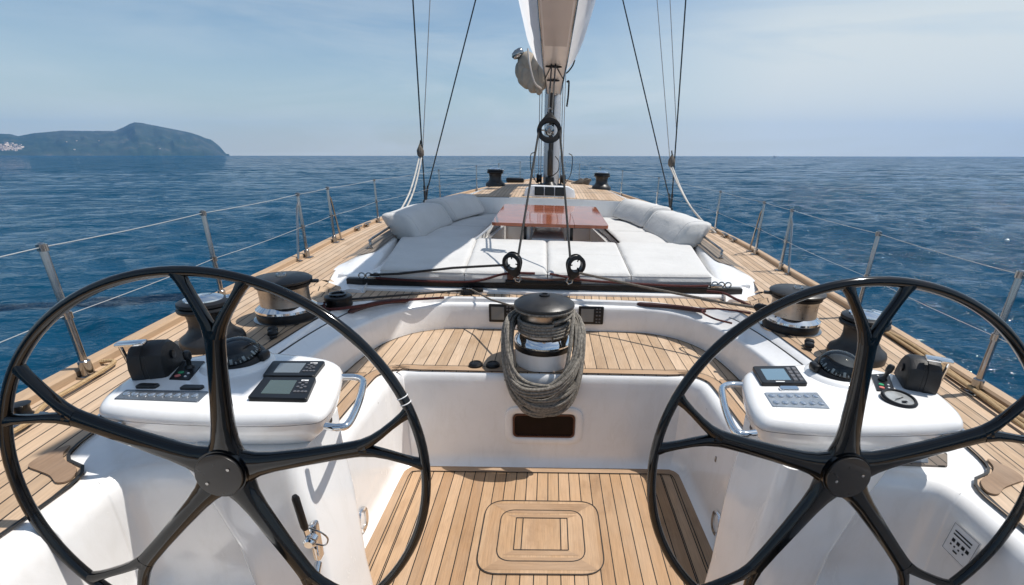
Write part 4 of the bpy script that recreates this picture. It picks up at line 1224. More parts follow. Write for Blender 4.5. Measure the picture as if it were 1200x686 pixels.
# ------------------------------------------------------------------ traveller, blocks and running rigging
t = thing('mainsheet_traveller', 'black traveller track across the deck before the sunbed', 'traveller', (0, 3.70, 1.005))
mb = MB(); mb.rings([[(x, 3.70, .962), (x, 3.70, 1.004), (x, 3.708, 1.008), (x, 3.742, 1.008), (x, 3.75, 1.004), (x, 3.75, .962)] for x in (-1.54, 1.54)])
mb.rings([[(x, 3.715, .93), (x, 3.715, .964), (x, 3.765, .964), (x, 3.765, .93)] for x in (-1.54, 1.54)])
mb.build('track', M['black'], t)
for s in (-1, 1):
    mb = MB(); mb.box((s * 1.555, 3.725, .985), (.13, .06, .05), bev=.008); mb.build('track_end', M['black_matte'], t)
    mb = MB()
    for q in range(3):
        a = s * (1.50 - .055 * q); mb.tube([(a + .025 * math.cos(b_), 3.725 + .004 * q, 1.032 + .022 * math.sin(b_)) for b_ in np.linspace(0, 2 * PI, 14)[:-1]], .006, 6, closed=True)
    mb.box((s * 1.40, 3.725, 1.02), (.10, .04, .03), bev=.008)
    mb.build('end_shackle', M['steel'], t)
mb = MB(); mb.box((-.03, 3.715, 1.017), (.62, .075, .040), bev=.008); car = mb.build('car', M['black'], t)
mb = MB(); mb.box((-.30, 3.70, 1.06), (.05, .03, .05), bev=.006); mb.box((.24, 3.70, 1.06), (.05, .03, .05), bev=.006); mb.tube([(-.30, 3.69, 1.06), (-.03, 3.68, 1.045), (.24, 3.69, 1.06)], .008, 8); mb.build('car_shackle', M['bronze'], car)

def make_block(name, c, label, r=.085, axis=(0, 1, 0), tail=(0, 0, -1), group=None, mats=('black', 'chrome')):
    t = thing(name, label, 'block', c, group)
    c = Vector(c); ax = Vector(axis).normalized(); dn = Vector(tail).normalized(); sd = ax.cross(dn).normalized()
    for sg in (-1, 1):
        mb = MB()
        out = []; inn = []
        for a in np.linspace(0, 2 * PI, 41)[:-1]:
            e = math.cos(a); rr = r * 1.0 * (1 + .42 * max(0, e) ** 3)
            d = dn * (rr * e) + sd * (r * .93 * math.sin(a) * (1 - .25 * max(0, e) ** 2))
            out.append(c + d); inn.append(c + (dn * math.cos(a) + sd * math.sin(a)) * r * .60)
        o1 = ax * sg * .030; o2 = ax * sg * .020
        mb.rings([[p + o2 for p in inn], [p + o2 for p in out], [p + o1 * .9 for p in out], [p + (c - p) * .06 + o1 for p in out], [p + o1 for p in inn]], loop=True)
        mb.build('cheek', M[mats[0]], t)
    mb = MB(); mb.lathe([(r * .62, -.019), (r * .90, -.019), (r * .80, -.008), (r * .78, 0), (r * .80, .008), (r * .90, .019), (r * .62, .019), (r * .62, -.019)], c, ax, 32, False); mb.build('sheave', M['charcoal'], t)
    mb = MB()
    if name == 'mainsheet_block': mb.lathe([(r * .16, -.040), (r * .20, -.036), (r * .22, -.034), (r * .36, -.030), (r * .36, .030), (r * .24, .036)], c, ax, 24)
    for q in range(3):
        a = q * 2 * PI / 3 + (.5 if name == 'mainsheet_block' else 1.2); dv = dn * math.cos(a) + sd * math.sin(a)
        mb.tube([c + dv * r * (.24 if name == 'mainsheet_block' else .34), c + dv * r * .66], .0055, 8)
    mb.build('axle', M['steel' if name == 'mainsheet_block' else 'black'], t)
    mb = MB(); e = c + dn * (r * 1.42); mb.tube([e + sd * .02, e + sd * .024 + dn * .03, e + dn * .045, e - sd * .024 + dn * .03, e - sd * .02], .007, 8); mb.build('shackle', M['steel'], t)
    return t
B1 = Vector((-.278, 3.64, 1.19)); B2 = Vector((.222, 3.64, 1.185)); B3 = Vector((-.012, 4.62, 2.20))
make_block('sheet_block', B1, 'open black sheet block standing on the traveller, port one of the pair', .082, (.25, 1, .1), (.35, -.1, -1), 'sheet blocks on the traveller')
make_block('sheet_block', B2, 'open black sheet block standing on the traveller, starboard one of the pair', .082, (-.25, 1, .1), (-.35, -.1, -1), 'sheet blocks on the traveller')
make_block('mainsheet_block', B3, 'big black mainsheet block hanging high in front of the mast', .122, (0, 1, .15), (0, .5, .9), None)
def line(name, pts, r, mat, label, sm=True, cat='rope', group=None):
    mb = MB(); mb.tube(smooth_path(pts, 6) if sm else pts, r, 7)
    return tag(mb.build(name, M[mat], None), label, cat, group)
mb = MB()
mb.tube([B1 + Vector((.045, 0, .05)), B3 + Vector((-.095, -.02, -.01))], .0095, 8)
mb.tube([B2 + Vector((-.045, 0, .05)), B3 + Vector((.095, -.02, -.01))], .0095, 8)
mb.tube([B3 + Vector((.095 * math.cos(a), .0, .095 * math.sin(a))) for a in np.linspace(PI, 0, 14)], .0095, 8)
tag(mb.build('mainsheet', M['rope_dark'], None), 'dark mainsheet running from both deck blocks up to the hanging block', 'rope')
line('control_line', [B1 + Vector((-.05, 0, -.02)), (-.75, 3.66, 1.13), (-1.2, 3.70, 1.06), (-1.43, 3.72, 1.04)], .010, 'rope_dark', 'dark control line running from the port sheet block to the traveller end', False)
line('control_line', [B2 + Vector((.03, -.02, -.06)), (.72, 3.40, 1.085), (1.22, 3.1, 1.07), (1.44, 2.93, 1.085)], .010, 'rope_brown', 'brown line running from the starboard sheet block to the large winch', False)
# port organiser block and the line led to the centre winch
t = thing('deck_organiser', 'round black deck block ahead of the large port winch', 'block', (-1.40, 3.02, 1.0))
mb = MB(); mb.lathe([(.085, 0), (.088, .012), (.082, .03), (.088, .05), (.084, .066), (.05, .074), (.001, .075)], (-1.40, 3.04, 1.0), n=32); mb.box((-1.40, 3.10, 1.02), (.10, .10, .03), bev=.01); mb.build('organiser_body', M['black'], t)
mb = MB(); mb.tube([(-1.40 + .05 * math.cos(a), 3.04 + .05 * math.sin(a), 1.078) for a in np.linspace(0, 2 * PI, 20)[:-1]], .007, 6, closed=True); mb.build('organiser_cap', M['black_gloss'], t)
mb = MB(); mb.tube(smooth_path([(-1.46, 2.98, 1.02), (-1.50, 2.95, 1.03), (-1.52, 2.92, 1.02)], 4), .014, 8); mb.build('organiser_shackle', M['steel'], t)
t = thing('turning_block', 'small black turning block on the teak strip before the port cushions', 'block', (-.64, 3.63, .93))
mb = MB(); mb.lathe([(.05, 0), (.055, .01), (.05, .035), (.03, .042)], (-.64, 3.64, .925), n=24); mb.box((-.60, 3.65, .955), (.17, .05, .03), Matrix.Rotation(.15, 3, 'Z'), bev=.01); mb.build('block_body', M['black'], t)
mb = MB(); mb.box((-.62, 3.62, .974), (.05, .02, .012), bev=.004); mb.tube([(-.70, 3.66, .94), (-.78, 3.67, .935), (-.80, 3.64, .94)], .008, 6); mb.build('pin', M['steel'], t)
line('sheet_line', [(-1.33, 3.06, 1.035), (-1.0, 3.33, 1.0), (-.67, 3.60, .965)], .0085, 'rope_dark', 'dark line stretched from the deck organiser to the small turning block', False)
line('sheet_line', [(-.60, 3.62, .965), (-.42, 3.38, .96), (-.185, 2.98, 1.03)], .0075, 'rope_brown', 'brown line from the small turning block to the centre winch', False)
line('traveller_line', [(-1.38, 3.70, 1.02), (-1.0, 3.69, 1.008), (-.6, 3.69, 1.015), (-.33, 3.68, 1.09), (-.1, 3.67, 1.10)], .010, 'rope_red', 'dark red traveller line along the port half of the track')
line('traveller_line', [(.02, 3.67, 1.10), (.3, 3.69, 1.05), (.7, 3.70, 1.03), (1.1, 3.70, 1.02), (1.33, 3.71, 1.025)], .010, 'rope_red', 'dark red traveller line along the starboard half of the track')
line('tail_line', [(-1.47, 2.99, 1.03), (-1.44, 2.92, 1.012), (-1.34, 2.93, 1.012), (-1.22, 3.10, .99), (-1.05, 3.33, .955), (-.80, 3.50, .93)], .010, 'rope_red', 'dark red rope tail curving along the port coaming')
line('tail_line', [(1.42, 3.05, 1.012), (1.32, 3.10, 1.012), (1.20, 3.22, .985), (1.13, 3.20, .965), (1.18, 3.08, .955), (1.26, 2.96, .965)], .007, 'rope_red', 'dark red rope tail looped over the starboard coaming')
line('tail_line', [(1.50, 2.96, 1.04), (1.45, 3.35, 1.012), (1.40, 3.55, 1.012), (1.30, 3.64, 1.0)], .010, 'rope_red', 'dark red rope end beside the starboard traveller end')
mb = MB(); mb.lathe([(.018, -.04), (.03, -.02), (.03, .03), (.016, .05)], (1.43, 2.94, 1.085), (.55, -.6, 0), 16)
tag(mb.build('rope_stopper', M['black'], None), 'black rope stopper at the large starboard winch', 'rope stopper')
# maroon leather rope covers on the coaming corners
for s in (-1, 1):
    mb = MB(); pts = []; pts2 = []
    p = [(s * 1.05, 3.42, .925), (s * 1.165, 3.30, .95), (s * 1.26, 3.14, .965), (s * 1.315, 2.98, .975)] if s < 0 else [(s * .70, 3.545, .905), (s * .95, 3.47, .915), (s * 1.10, 3.37, .93), (s * 1.18, 3.27, .945)]
    mb.tube(smooth_path(p, 6), [.008] + [.018] * 17 + [.010], 10)
    tag(mb.build('rope_cover', M['maroon'], None), ['maroon rope cover lying on the port coaming corner', 'maroon rope cover lying along the starboard coaming corner'][s > 0], 'rope cover', 'maroon rope covers')
# tan warps by the rails
line('dock_line', [(2.02, 1.2, 1.02), (2.0, 1.6, 1.02), (2.055, 2.0, 1.02), (2.13, 2.45, 1.03), (2.16, 2.8, 1.02), (2.19, 3.1, 1.02)], .012, 'rope_tan', 'tan rope lying inside the starboard toe rail')
line('dock_line', [(1.97, 1.1, 1.02), (1.95, 1.5, 1.02), (2.02, 1.95, 1.03), (2.10, 2.4, 1.02), (2.14, 2.7, 1.02)], .010, 'rope_tan', 'thinner tan rope beside the one inside the starboard toe rail')
line('dock_line', [(-2.16, 2.0, 1.02), (-2.03, 2.05, 1.02), (-1.98, 1.85, 1.02), (-1.95, 1.65, 1.02), (-1.88, 1.50, 1.02), (-1.86, 1.30, 1.03), (-1.84, 1.0, 1.03)], .009, 'rope_tan', 'tan rope lying on the port deck by the nearest stanchion')
t = thing('fairlead', 'black and steel fairlead on the port deck behind the wheel rim', 'fairlead', (-1.93, 1.52, 1.0))
mb = MB(); mb.box((-1.94, 1.52, 1.012), (.10, .16, .022), Matrix.Rotation(-.15, 3, 'Z'), bev=.008); mb.build('fairlead_base', M['steel'], t)
mb = MB(); mb.lathe([(.03, 0), (.022, .015), (.022, .035), (.03, .05), (.001, .052)], (-1.94, 1.56, 1.022), n=20); mb.lathe([(.03, 0), (.022, .015), (.022, .035), (.03, .05), (.001, .052)], (-1.94, 1.48, 1.022), n=20); mb.build('roller', M['black'], t)
t = thing('fender_lanyard', 'coiled tan rope hung over the port lifeline', 'rope', (-2.02, 1.45, 1.3))
mb = MB()
for q in range(4):
    mb.tube(smooth_path([(-2.02, 1.43 + .012 * q, 1.30), (-2.035, 1.50 + .01 * q, 1.24), (-2.03, 1.46 + .012 * q, 1.12 - .015 * q), (-2.02, 1.38 + .01 * q, 1.16), (-2.015, 1.37 + .008 * q, 1.25)], 6, True), .010, 7, closed=True)
mb.build('coil', M['rope_tan'], t)

# ------------------------------------------------------------------ mast, boom and standing rigging
MY = 10.2
t = thing('mast', 'tall silver grey mast rising from the coachroof', 'mast', (.03, MY, 1.36))
mb = MB(); rings = []
for z in (1.36, 8, 16, 26):
    k = 1 if z < 20 else .8
    rings.append([(.03 + .165 * k * math.cos(a), MY + .33 * k * math.sin(a), z) for a in np.linspace(0, 2 * PI, 33)[:-1]])
mb.rings(rings); mb.build('spar', M['mast_paint'], t)
mb = MB(); mb.box((.03, MY - .335, 4.5), (.06, .03, 6.2), bev=.004); mb.build('luff_track', M['black'], t)
mb = MB(); mb.lathe([(.30, 0), (.30, .03), (.22, .07)], (.03, MY, 1.355), n=32); mb.build('mast_collar', M['charcoal'], t)
for s in (-1, 1):
    mb = MB(); mb.lathe([(.08, -.05), (.10, -.04), (.075, -.02), (.075, .02), (.10, .04), (.08, .06)], (.03 + s * .24, MY - .1, 1.52), (s, 0, 0), 24); mb.build('mast_winch', M['black'], t)
    mb = MB(); mb.tube(smooth_path([(.03 + s * .30, MY + .1, 1.42), (.03 + s * .42, MY + .3, 1.62), (.03 + s * .44, MY + .3, 1.95), (.03 + s * .36, MY + .3, 2.02)], 5), .009, 8); mb.build('pulpit_bar', M['rod'], t)
for dx, dz in ((-.215, 0), (-.26, .02), (.235, 0), (.19, .0)):
    mb = MB(); mb.tube([(.03 + dx, MY - .05, 1.40), (.03 + dx * .95, MY - .02, 14)], .009, 6); mb.build('halyard', M['wire'], t)
# rigid vang
t = thing('boom_vang', 'brown and black rigid vang at the foot of the mast', 'vang', (.0, 9.6, 1.37))
mb = MB(); mb.lathe([(.14, 0), (.14, .06), (.09, .12), (.085, .20), (.05, .22)], (.0, 9.62, 1.37), n=24); mb.build('vang_foot', M['black'], t)
mb = MB(); mb.lathe([(.034, 0), (.036, .05), (.05, .07), (.05, .5), (.04, .52), (.034, .55), (.034, 1.5)], (.0, 9.6, 1.56), (0, -.28, 1), 18); mb.build('vang_tube', M['charcoal'], t)
mb = MB(); mb.tube(smooth_path([(.05, 9.5, 1.60), (.16, 9.5, 1.70), (.17, 9.5, 1.86), (.10, 9.45, 1.96)], 6), .009, 6); mb.build('vang_hose', M['charcoal'], t)

t = thing('boom', 'broad white boom with pale brown underside above the lounge', 'boom', (.03, 9.8, 3.1))
def bz(y): return 3.07 + (9.9 - y) * .098
def bw(y): return float(np.interp(y, (3.0, 6, 8, 9.9), (.21, .195, .17, .125)))
def ww(y): return float(np.interp(y, (1.6, 4.6, 5.7, 7, 8.6, 9.9), (.30, .36, .50, .50, .44, .30)))
def wh(y): return float(np.interp(y, (1.6, 4.6, 5.7, 7, 8.8, 9.6, 9.9), (.16, .24, .50, .50, .46, .30, .12)))
ysb = list(np.arange(1.65, 9.91, .25)) + [9.9]
mb = MB(); mb.rings([[(.04 - bw(y), y, bz(y)), (.04 - bw(y) + .02, y, bz(y) - .014), (.04 + bw(y) - .02, y, bz(y) - .014), (.04 + bw(y), y, bz(y)), (.04 + bw(y), y, bz(y) + .03), (.04 - bw(y), y, bz(y) + .03)] for y in ysb]); mb.build('underside', M['boom_under'], t)
mb = MB(); mb.rings([[(.04 - bw(y) + .035, y, bz(y) - .0175), (.04 + bw(y) - .035, y, bz(y) - .0175), (.04 + bw(y) - .035, y, bz(y) - .012), (.04 - bw(y) + .035, y, bz(y) - .012)] for y in (2.2, 4, 6, 7.1)]); mb.build('sail_tray', M['boom_skin'], t)
for s in (-1, 1):
    mb = MB(); mb.tube([(.04 + s * (bw(y) + .004), y, bz(y) + .0) for y in ysb], .016, 8); mb.build('edge_trim', M['steel'], t)
    mb = MB(); rings = []
    for y in [q for q in ysb if q < 8.55]:
        x0 = bw(y); x1 = ww(y); h_ = wh(y); z = bz(y)
        nz = .012 * math.sin(y * 5.1 + s) + .018 * noise.noise(Vector((y * 1.4, s * 3, 0)))
        rings.append([(.04 + s * (x0 + .006), y, z + .005), (.04 + s * (x0 + (x1 - x0) * .30 + nz * .5), y, z + h_ * .18), (.04 + s * (x0 + (x1 - x0) * .57 + nz), y, z + h_ * .40), (.04 + s * (x0 + (x1 - x0) * .82 + nz), y, z + h_ * .70), (.04 + s * x1, y, z + h_)])
    mb.rings(rings, closed=False); mb.build('wing', M['sailcloth'], t, angle=60)
mb = MB(); rings = []   # the flaked sail lying in the V
for y in list(np.arange(1.8, 8.5, .18)):
    row = []
    for a in np.linspace(0, 2 * PI, 21)[:-1]:
        w = (ww(y) - .26); nz = 1 + .10 * noise.noise(Vector((math.cos(a) * 2, y * 3, math.sin(a) * 2)))
        row.append((.04 + w * math.cos(a) * nz * (.55 if math.sin(a) < 0 else 1), y, bz(y) + .30 + (.10 if math.sin(a) > 0 else .18) * math.sin(a) * nz))
    rings.append(row)
mb.rings(rings); mb.build('stowed_sail', M['sailwhite'], t, angle=70)
mb = MB(); mb.box((.04, 9.92, bz(9.9) + .06), (.16, .20, .20), bev=.03); mb.build('gooseneck', M['steel'], t)
# strops under the boom that carry the sheet block
mb = MB()
yb_ = 7.95
for dx in (-.022, .022):
    mb.tube([B3 + Vector((dx * .8, .05, .10)), (.02 + dx * 1.3, yb_, bz(yb_) - .01)], .010, 7)
for sg in (-1, 1): mb.tube([(.02 + sg * .03, yb_ - .02, bz(yb_) - .03), (.04 + sg * .16, yb_ + .85, bz(yb_ + .85) - .02)], .008, 6)
for yy, w in ((yb_, .115), (8.75, .10)):
    mb.tube([(.02 + w * math.cos(a), yy + .03 * math.sin(a), bz(yy) - .04 + .012 * math.sin(a)) for a in np.linspace(0, 2 * PI, 18)[:-1]], .011, 7, closed=True)
tag(mb.build('block_strop', M['rope_dark'], None), 'black strops tying the hanging sheet block under the boom', 'strop')
# bunched sail cloth at the gooseneck
def lump_mesh():
    mb = MB()
    for q, (x, z, rx, rz, tl) in enumerate(((-.43, 3.46, .19, .20, .1), (-.27, 3.43, .17, .22, -.1), (-.52, 3.34, .13, .17, .3), (-.44, 3.25, .15, .17, .05), (-.30, 3.22, .13, .20, -.15), (-.20, 3.23, .12, .19, -.2), (-.36, 3.14, .08, .13, .1), (-.22, 3.11, .08, .13, -.1), (-.15, 3.36, .10, .2, -.2))):
        rings = []
        for i in range(19):
            v = i / 18; ph = -PI / 2 + PI * v; row = []
            for a in np.linspace(0, 2 * PI, 29)[:-1]:
                nz = 1 + .20 * noise.noise(Vector((math.cos(a) * 1.6 + q, math.sin(a) * 1.6, v * 3 + q))) + .06 * math.sin(a * 5 + v * 5 + q)
                rr = max(.004, math.cos(ph)) * nz
                row.append((x + rx * rr * math.cos(a) + tl * rz * math.sin(ph) * -.5, 9.45 - .02 * q + .8 * rx * rr * math.sin(a), z + rz * math.sin(ph) * (1 + .08 * math.sin(3 * a))))
            rings.append(row)
        mb.rings(rings)
    return mb
t = thing('sail_bundle', 'bunched beige sail cloth hanging at the port side of the boom', 'sail', (-.37, 9.45, 3.4))
lump_mesh().build('folded_cloth', M['canvas'], t, angle=80)
mb = MB(); mb.lathe([(.001, -.13), (.05, -.10), (.075, -.03), (.075, .05), (.06, .09), (.001, .10)], (-.60, 9.4, 3.62), (.8, .2, .5), 28); mb.build('steel_end_cap', M['steel'], t, angle=70)
mb = MB(); mb.tube(smooth_path([(-.42, 9.16, 3.66), (-.38, 9.10, 3.4), (-.30, 9.14, 3.15), (-.18, 9.2, 3.06)], 6), .016, 8); mb.build('tie', M['boom_skin'], t)
line('sail_tie', [(.37, 8.8, 3.46), (.34, 8.8, 3.38), (.28, 8.8, 3.30), (.235, 8.8, 3.26)], .012, 'rope_dark', 'short black tie hanging from the starboard side of the boom')
line('reef_tail', [(.27, 9.5, 3.22), (.30, 9.5, 3.24), (.31, 9.5, 3.20), (.305, 9.5, 3.0), (.29, 9.5, 2.86), (.285, 9.5, 2.82)], .016, 'rope_dark', 'dark rope tail dangling below the boom beside the mast')

for s in (-1, 1):
    side = 'port' if s < 0 else 'starboard'
    bs = Vector((s * 2.33, 9.15, 1.03))
    t = thing('chainplate', f'dark shroud fitting on the {side} deck edge', 'chainplate', bs, 'chainplates')
    mb = MB(); mb.box(bs + Vector((0, 0, .04)), (.05, .16, .10), bev=.01); mb.tube([bs + Vector((0, 0, .05)), bs + Vector((0, .0, .34))], .022, 10); mb.tube([bs + Vector((0, .04, .05)), bs + Vector((-s * .05, .06, .34))], .018, 10); mb.build('turnbuckle', M['rod'], t)
    G2 = 'shrouds and stays'
    if s < 0: A, Bq, Cq = Vector((-2.318, 9.2, 4.30)), Vector((-1.322, 9.6, 4.44)), [(-2.33, 9.2, 1.95, -2.038, 9.2, 4.31)]
    else: A, Bq, Cq = Vector((2.19, 9.2, 4.47)), Vector((1.17, 9.6, 4.53)), [(2.26, 9.2, 1.80, 1.719, 9.2, 4.45), (2.30, 9.2, 2.4, 1.935, 9.2, 4.46)]
    def ext(a, b_, k=2.6): return a + (b_ - a) * k
    line('shroud', [bs + Vector((0, 0, .3)), ext(bs, A)], .013, 'rod', f'thick outer shroud rising nearly upright on the {side} side', False, 'shroud', G2)
    line('shroud', [bs + Vector((-s * .05, .06, .3)), ext(bs, Bq)], .012, 'rod', f'inner shroud slanting towards the mast on the {side} side', False, 'shroud', G2)
    for k, q in enumerate(Cq):
        a, b_ = Vector(q[:3]), Vector(q[3:])
        line('stay_wire', [a, ext(a, b_, 3)], .0075 if s > 0 else .008, 'wire', [f'thin grey wire beside the outer {side} shroud', f'thin grey wire closest to the outer {side} shroud'][k] if s > 0 else 'thin grey wire beside the outer port shroud', False, 'wire', G2)
    # ropes led from a small block on the shroud down to the rail
    pb = Vector((-2.36, 9.16, 1.95)) if s < 0 else Vector((2.25, 9.16, 1.93))
    t = thing('shroud_block', f'small tan rope block tied to the {side} shroud', 'block', pb, 'shroud blocks')
    mb = MB(); mb.lathe([(.02, -.10), (.06, -.05), (.065, .03), (.03, .10), (.012, .14)], pb, n=16); mb.build('block_shell', M['rope_brown'], t)
    mb = MB(); mb.tube([pb + Vector((0, 0, .12)), pb + Vector((s * -.02, 0, .2))], .012, 6); mb.build('lashing', M['rope_dark'], t)
    if s < 0: e1, e2 = Vector((-2.42, 7.7, 1.02)), Vector((-2.40, 7.95, 1.02))
    else: e1, e2 = Vector((2.40, 6.7, 1.02)), Vector((2.41, 6.9, 1.02))
    mb = MB()
    for e, o in ((e1, -.02), (e2, .02)):
        p0 = pb + Vector((o, -.02, -.08)); mid = p0.lerp(e, .5) + Vector((0, 0, -.14)); mb.tube(smooth_path([p0, p0.lerp(e, .25) + Vector((0, 0, -.10)), mid, p0.lerp(e, .78) + Vector((0, 0, -.09)), e], 6), .013, 7)
    tag(mb.build('barber_hauler', M['rope_white'], None), f'pair of slack white ropes from the {side} shroud to the rail', 'rope', 'white ropes at the shrouds')
# foredeck clutter
for x, y, lab in ((-.78, 11.2, 'low black hatch hinge cover on the port side of the foredeck'), (.72, 11.4, 'low dark rope heap on the starboard side of the foredeck')):
    mb = MB(); z = zr_f(y) + .03
    if x < 0: mb.box((x, y, z + .05), (.40, .3, .10), bev=.03); tag(mb.build('foredeck_vent', M['black'], None), lab, 'vent')
    else:
        for q in range(5):
            mb.tube([(x + (.20 - .02 * q) * math.cos(a) + .03 * q, y + .14 * math.sin(a), z + .02 + .022 * q + .015 * math.sin(3 * a + q)) for a in np.linspace(0, 2 * PI, 25)[:-1]], .017, 6, closed=True)
        tag(mb.build('rope_heap', M['rope_brown'], None), lab, 'rope')
# deck cleats on the side decks
ci = 0
for s in (-1, 1):
    for y in (6.1, 6.45):
        x = s * (b_f(y) - .02); side = 'port' if s < 0 else 'starboard'
        mb = MB(); mb.box((x, y, 1.02), (.03, .06, .04), bev=.008); mb.tube([(x, y - .11, 1.045), (x, y, 1.05), (x, y + .11, 1.045)], .012, 8)
        tag(mb.build('cleat', M['steel'], None), f'steel cleat inside the {side} toe rail, the one ' + ('farther from the bow' if y == 6.1 else 'closer to the bow'), 'cleat', 'cleats inside the toe rails')

# ------------------------------------------------------------------ heel the boat, place the camera
CP = dict(f=546.73, pitch=.36546, yaw=-.034216, roll=.0353, px=657.37, py=390.28, H=2.0)
HEEL = Matrix.Rotation(R(.20), 4, 'X') @ Matrix.Rotation(R(1.82), 4, 'Y')
for o in BOAT:
    o.matrix_basis = HEEL @ (Matrix.Translation(o.location) @ o.rotation_euler.to_matrix().to_4x4())
pt, yw, rl = CP['pitch'], CP['yaw'], CP['roll']
Fv = Vector((-math.sin(yw) * math.cos(pt), math.cos(yw) * math.cos(pt), -math.sin(pt)))
Rv = Vector((math.cos(yw), math.sin(yw), 0)); Uv = Rv.cross(Fv)
R2 = Rv * math.cos(rl) + Uv * math.sin(rl); U2 = Uv * math.cos(rl) - Rv * math.sin(rl)
cm = Matrix(((R2.x, U2.x, -Fv.x, 0), (R2.y, U2.y, -Fv.y, 0), (R2.z, U2.z, -Fv.z, CP['H']), (0, 0, 0, 1)))
cam = bpy.data.cameras.new('camera'); co = bpy.data.objects.new('camera', cam); COL.objects.link(co)
co.matrix_world = HEEL @ cm
cam.sensor_width = 36; cam.sensor_fit = 'HORIZONTAL'; cam.lens = CP['f'] / 1200 * 36
cam.shift_x = -(CP['px'] - 600) / 1200; cam.shift_y = (CP['py'] - 343) / 1200
cam.clip_start = .05; cam.clip_end = 60000
S.camera = co
def pix_dir(u, v):
    d = Fv + R2 * ((u - CP['px']) / CP['f']) - U2 * ((v - CP['py']) / CP['f'])
    return (HEEL.to_3x3() @ d).normalized()
CW = co.matrix_world.translation.copy()

# ------------------------------------------------------------------ sea
SEA = -.55
def build_sea():
    ang = np.concatenate([np.linspace(-R(72), R(72), 560), np.linspace(R(72), R(288), 60)[1:-1]])
    na = len(ang)
    rs = [1.0]
    while rs[-1] < 4800: rs.append(rs[-1] * 1.0085 + .002)
    r = np.array(rs); nr = len(r)
    A, Rr = np.meshgrid(ang, r)
    X = Rr * np.sin(A); Yv = Rr * np.cos(A); Z = np.zeros_like(X)
    cell = np.maximum(Rr * .0085 + .002, Rr * .0052)
    g = np.random.default_rng(4)
    K = 64
    lam = np.exp(g.uniform(np.log(.24), np.log(4.5), K))
    th = R(200) + g.normal(0, .55, K)
    ph = g.uniform(0, 2 * PI, K)
    dX = np.zeros_like(X); dY = np.zeros_like(X)
    gust = .75 + .35 * np.sin(X * .05 + 1.3 * np.sin(Yv * .031)) * np.sin(Yv * .043 + 1)
    for l, t_, p in zip(lam, th, ph):
        a = .0057 * l ** .92 * (1.25 if l < 1.2 else 1.0 if l < 2.5 else .55)
        att = np.clip((l / cell - 2.2) / 2.5, 0, 1)
        k = 2 * PI / l; s_ = np.sin(t_); c_ = np.cos(t_)
        arg = k * (X * s_ + Yv * c_) + p
        amp = a * att * gust
        Z += amp * np.cos(arg); dX -= amp * s_ * np.sin(arg); dY -= amp * c_ * np.sin(arg)
    V = np.stack([X + dX, Yv + dY, Z + SEA], -1).reshape(-1, 3)
    idx = np.arange(nr * na).reshape(nr, na)
    a = idx[:-1, :]; b_ = idx[1:, :]
    a2 = np.roll(a, -1, 1); b2 = np.roll(b_, -1, 1)
    F = np.stack([a, a2, b2, b_], -1).reshape(-1, 4)
    me = bpy.data.meshes.new('sea')
    me.vertices.add(len(V)); me.vertices.foreach_set('co', V.astype(np.float32).ravel())
    me.loops.add(F.size); me.loops.foreach_set('vertex_index', F[:, ::-1].astype(np.int32).ravel())
    me.polygons.add(len(F)); me.polygons.foreach_set('loop_start', np.arange(0, F.size, 4, dtype=np.int32))
    me.update(); me.validate()
    me.shade_smooth()
    m, nt, b = newmat('sea_water')
    geo = N(nt, 'ShaderNodeNewGeometry')
    big = noise_n(nt, geo.outputs['Position'], .02, 3)
    L(nt, ramp(nt, big, [(.3, (.001, .026, .050)), (.7, (.0016, .036, .066))]), b.inputs['Base Color'])
    b.inputs['Roughness'].default_value = .05; b.inputs['IOR'].default_value = 1.33; b.inputs['Specular IOR Level'].default_value = .33
    mp = N(nt, 'ShaderNodeMapping'); mp.inputs['Scale'].default_value = (.55, 1.0, 1.0); mp.inputs['Rotation'].default_value = (0, 0, R(-15)); L(nt, geo.outputs['Position'], mp.inputs['Vector'])
    h1 = noise_n(nt, mp.outputs[0], 5.0, 4, .65)
    h2 = noise_n(nt, mp.outputs[0], 1.0, 4, .6)
    h3 = noise_n(nt, mp.outputs[0], .16, 3, .6)
    h = math_n(nt, 'ADD', math_n(nt, 'ADD', math_n(nt, 'MULTIPLY', h1, .07), math_n(nt, 'MULTIPLY', h2, .42)), math_n(nt, 'MULTIPLY', h3, 1.1))
    bn = bump(nt, b, h, 1.0, 1.0)
    def vmath(op, *a):
        n = nt.nodes.new('ShaderNodeVectorMath'); n.operation = op
        for i, x in enumerate(a):
            if isinstance(x, tuple): n.inputs[i].default_value = x
            else: L(nt, x, n.inputs[i])
        return n
    def vnoise(sc, det):
        n = N(nt, 'ShaderNodeTexNoise'); n.inputs['Scale'].default_value = sc; n.inputs['Detail'].default_value = det; L(nt, mp.outputs[0], n.inputs['Vector'])
        return vmath('SUBTRACT', n.outputs['Color'], (.5, .5, .5)).outputs[0]
    sl = vmath('ADD', vnoise(1.3, 3), vnoise(.22, 2)).outputs[0]
    sl = vmath('MULTIPLY', sl, (1.5, 2.9, 0)).outputs[0]
    mg = N(nt, 'ShaderNodeMapping'); mg.inputs['Scale'].default_value = (.004, .013, 1); L(nt, geo.outputs['Position'], mg.inputs['Vector'])
    gust = ramp(nt, noise_n(nt, mg.outputs[0], 1.6, 5, .6), [(.32, .62), (.68, 1.25)])
    ln = vmath('LENGTH', geo.outputs['Position']).outputs['Value']
    mr = N(nt, 'ShaderNodeMapRange'); mr.interpolation_type = 'SMOOTHSTEP'; L(nt, ln, mr.inputs[0])
    for i_, v_ in ((1, 12.0), (2, 110.0), (3, .22), (4, 1.0)): mr.inputs[i_].default_value = v_
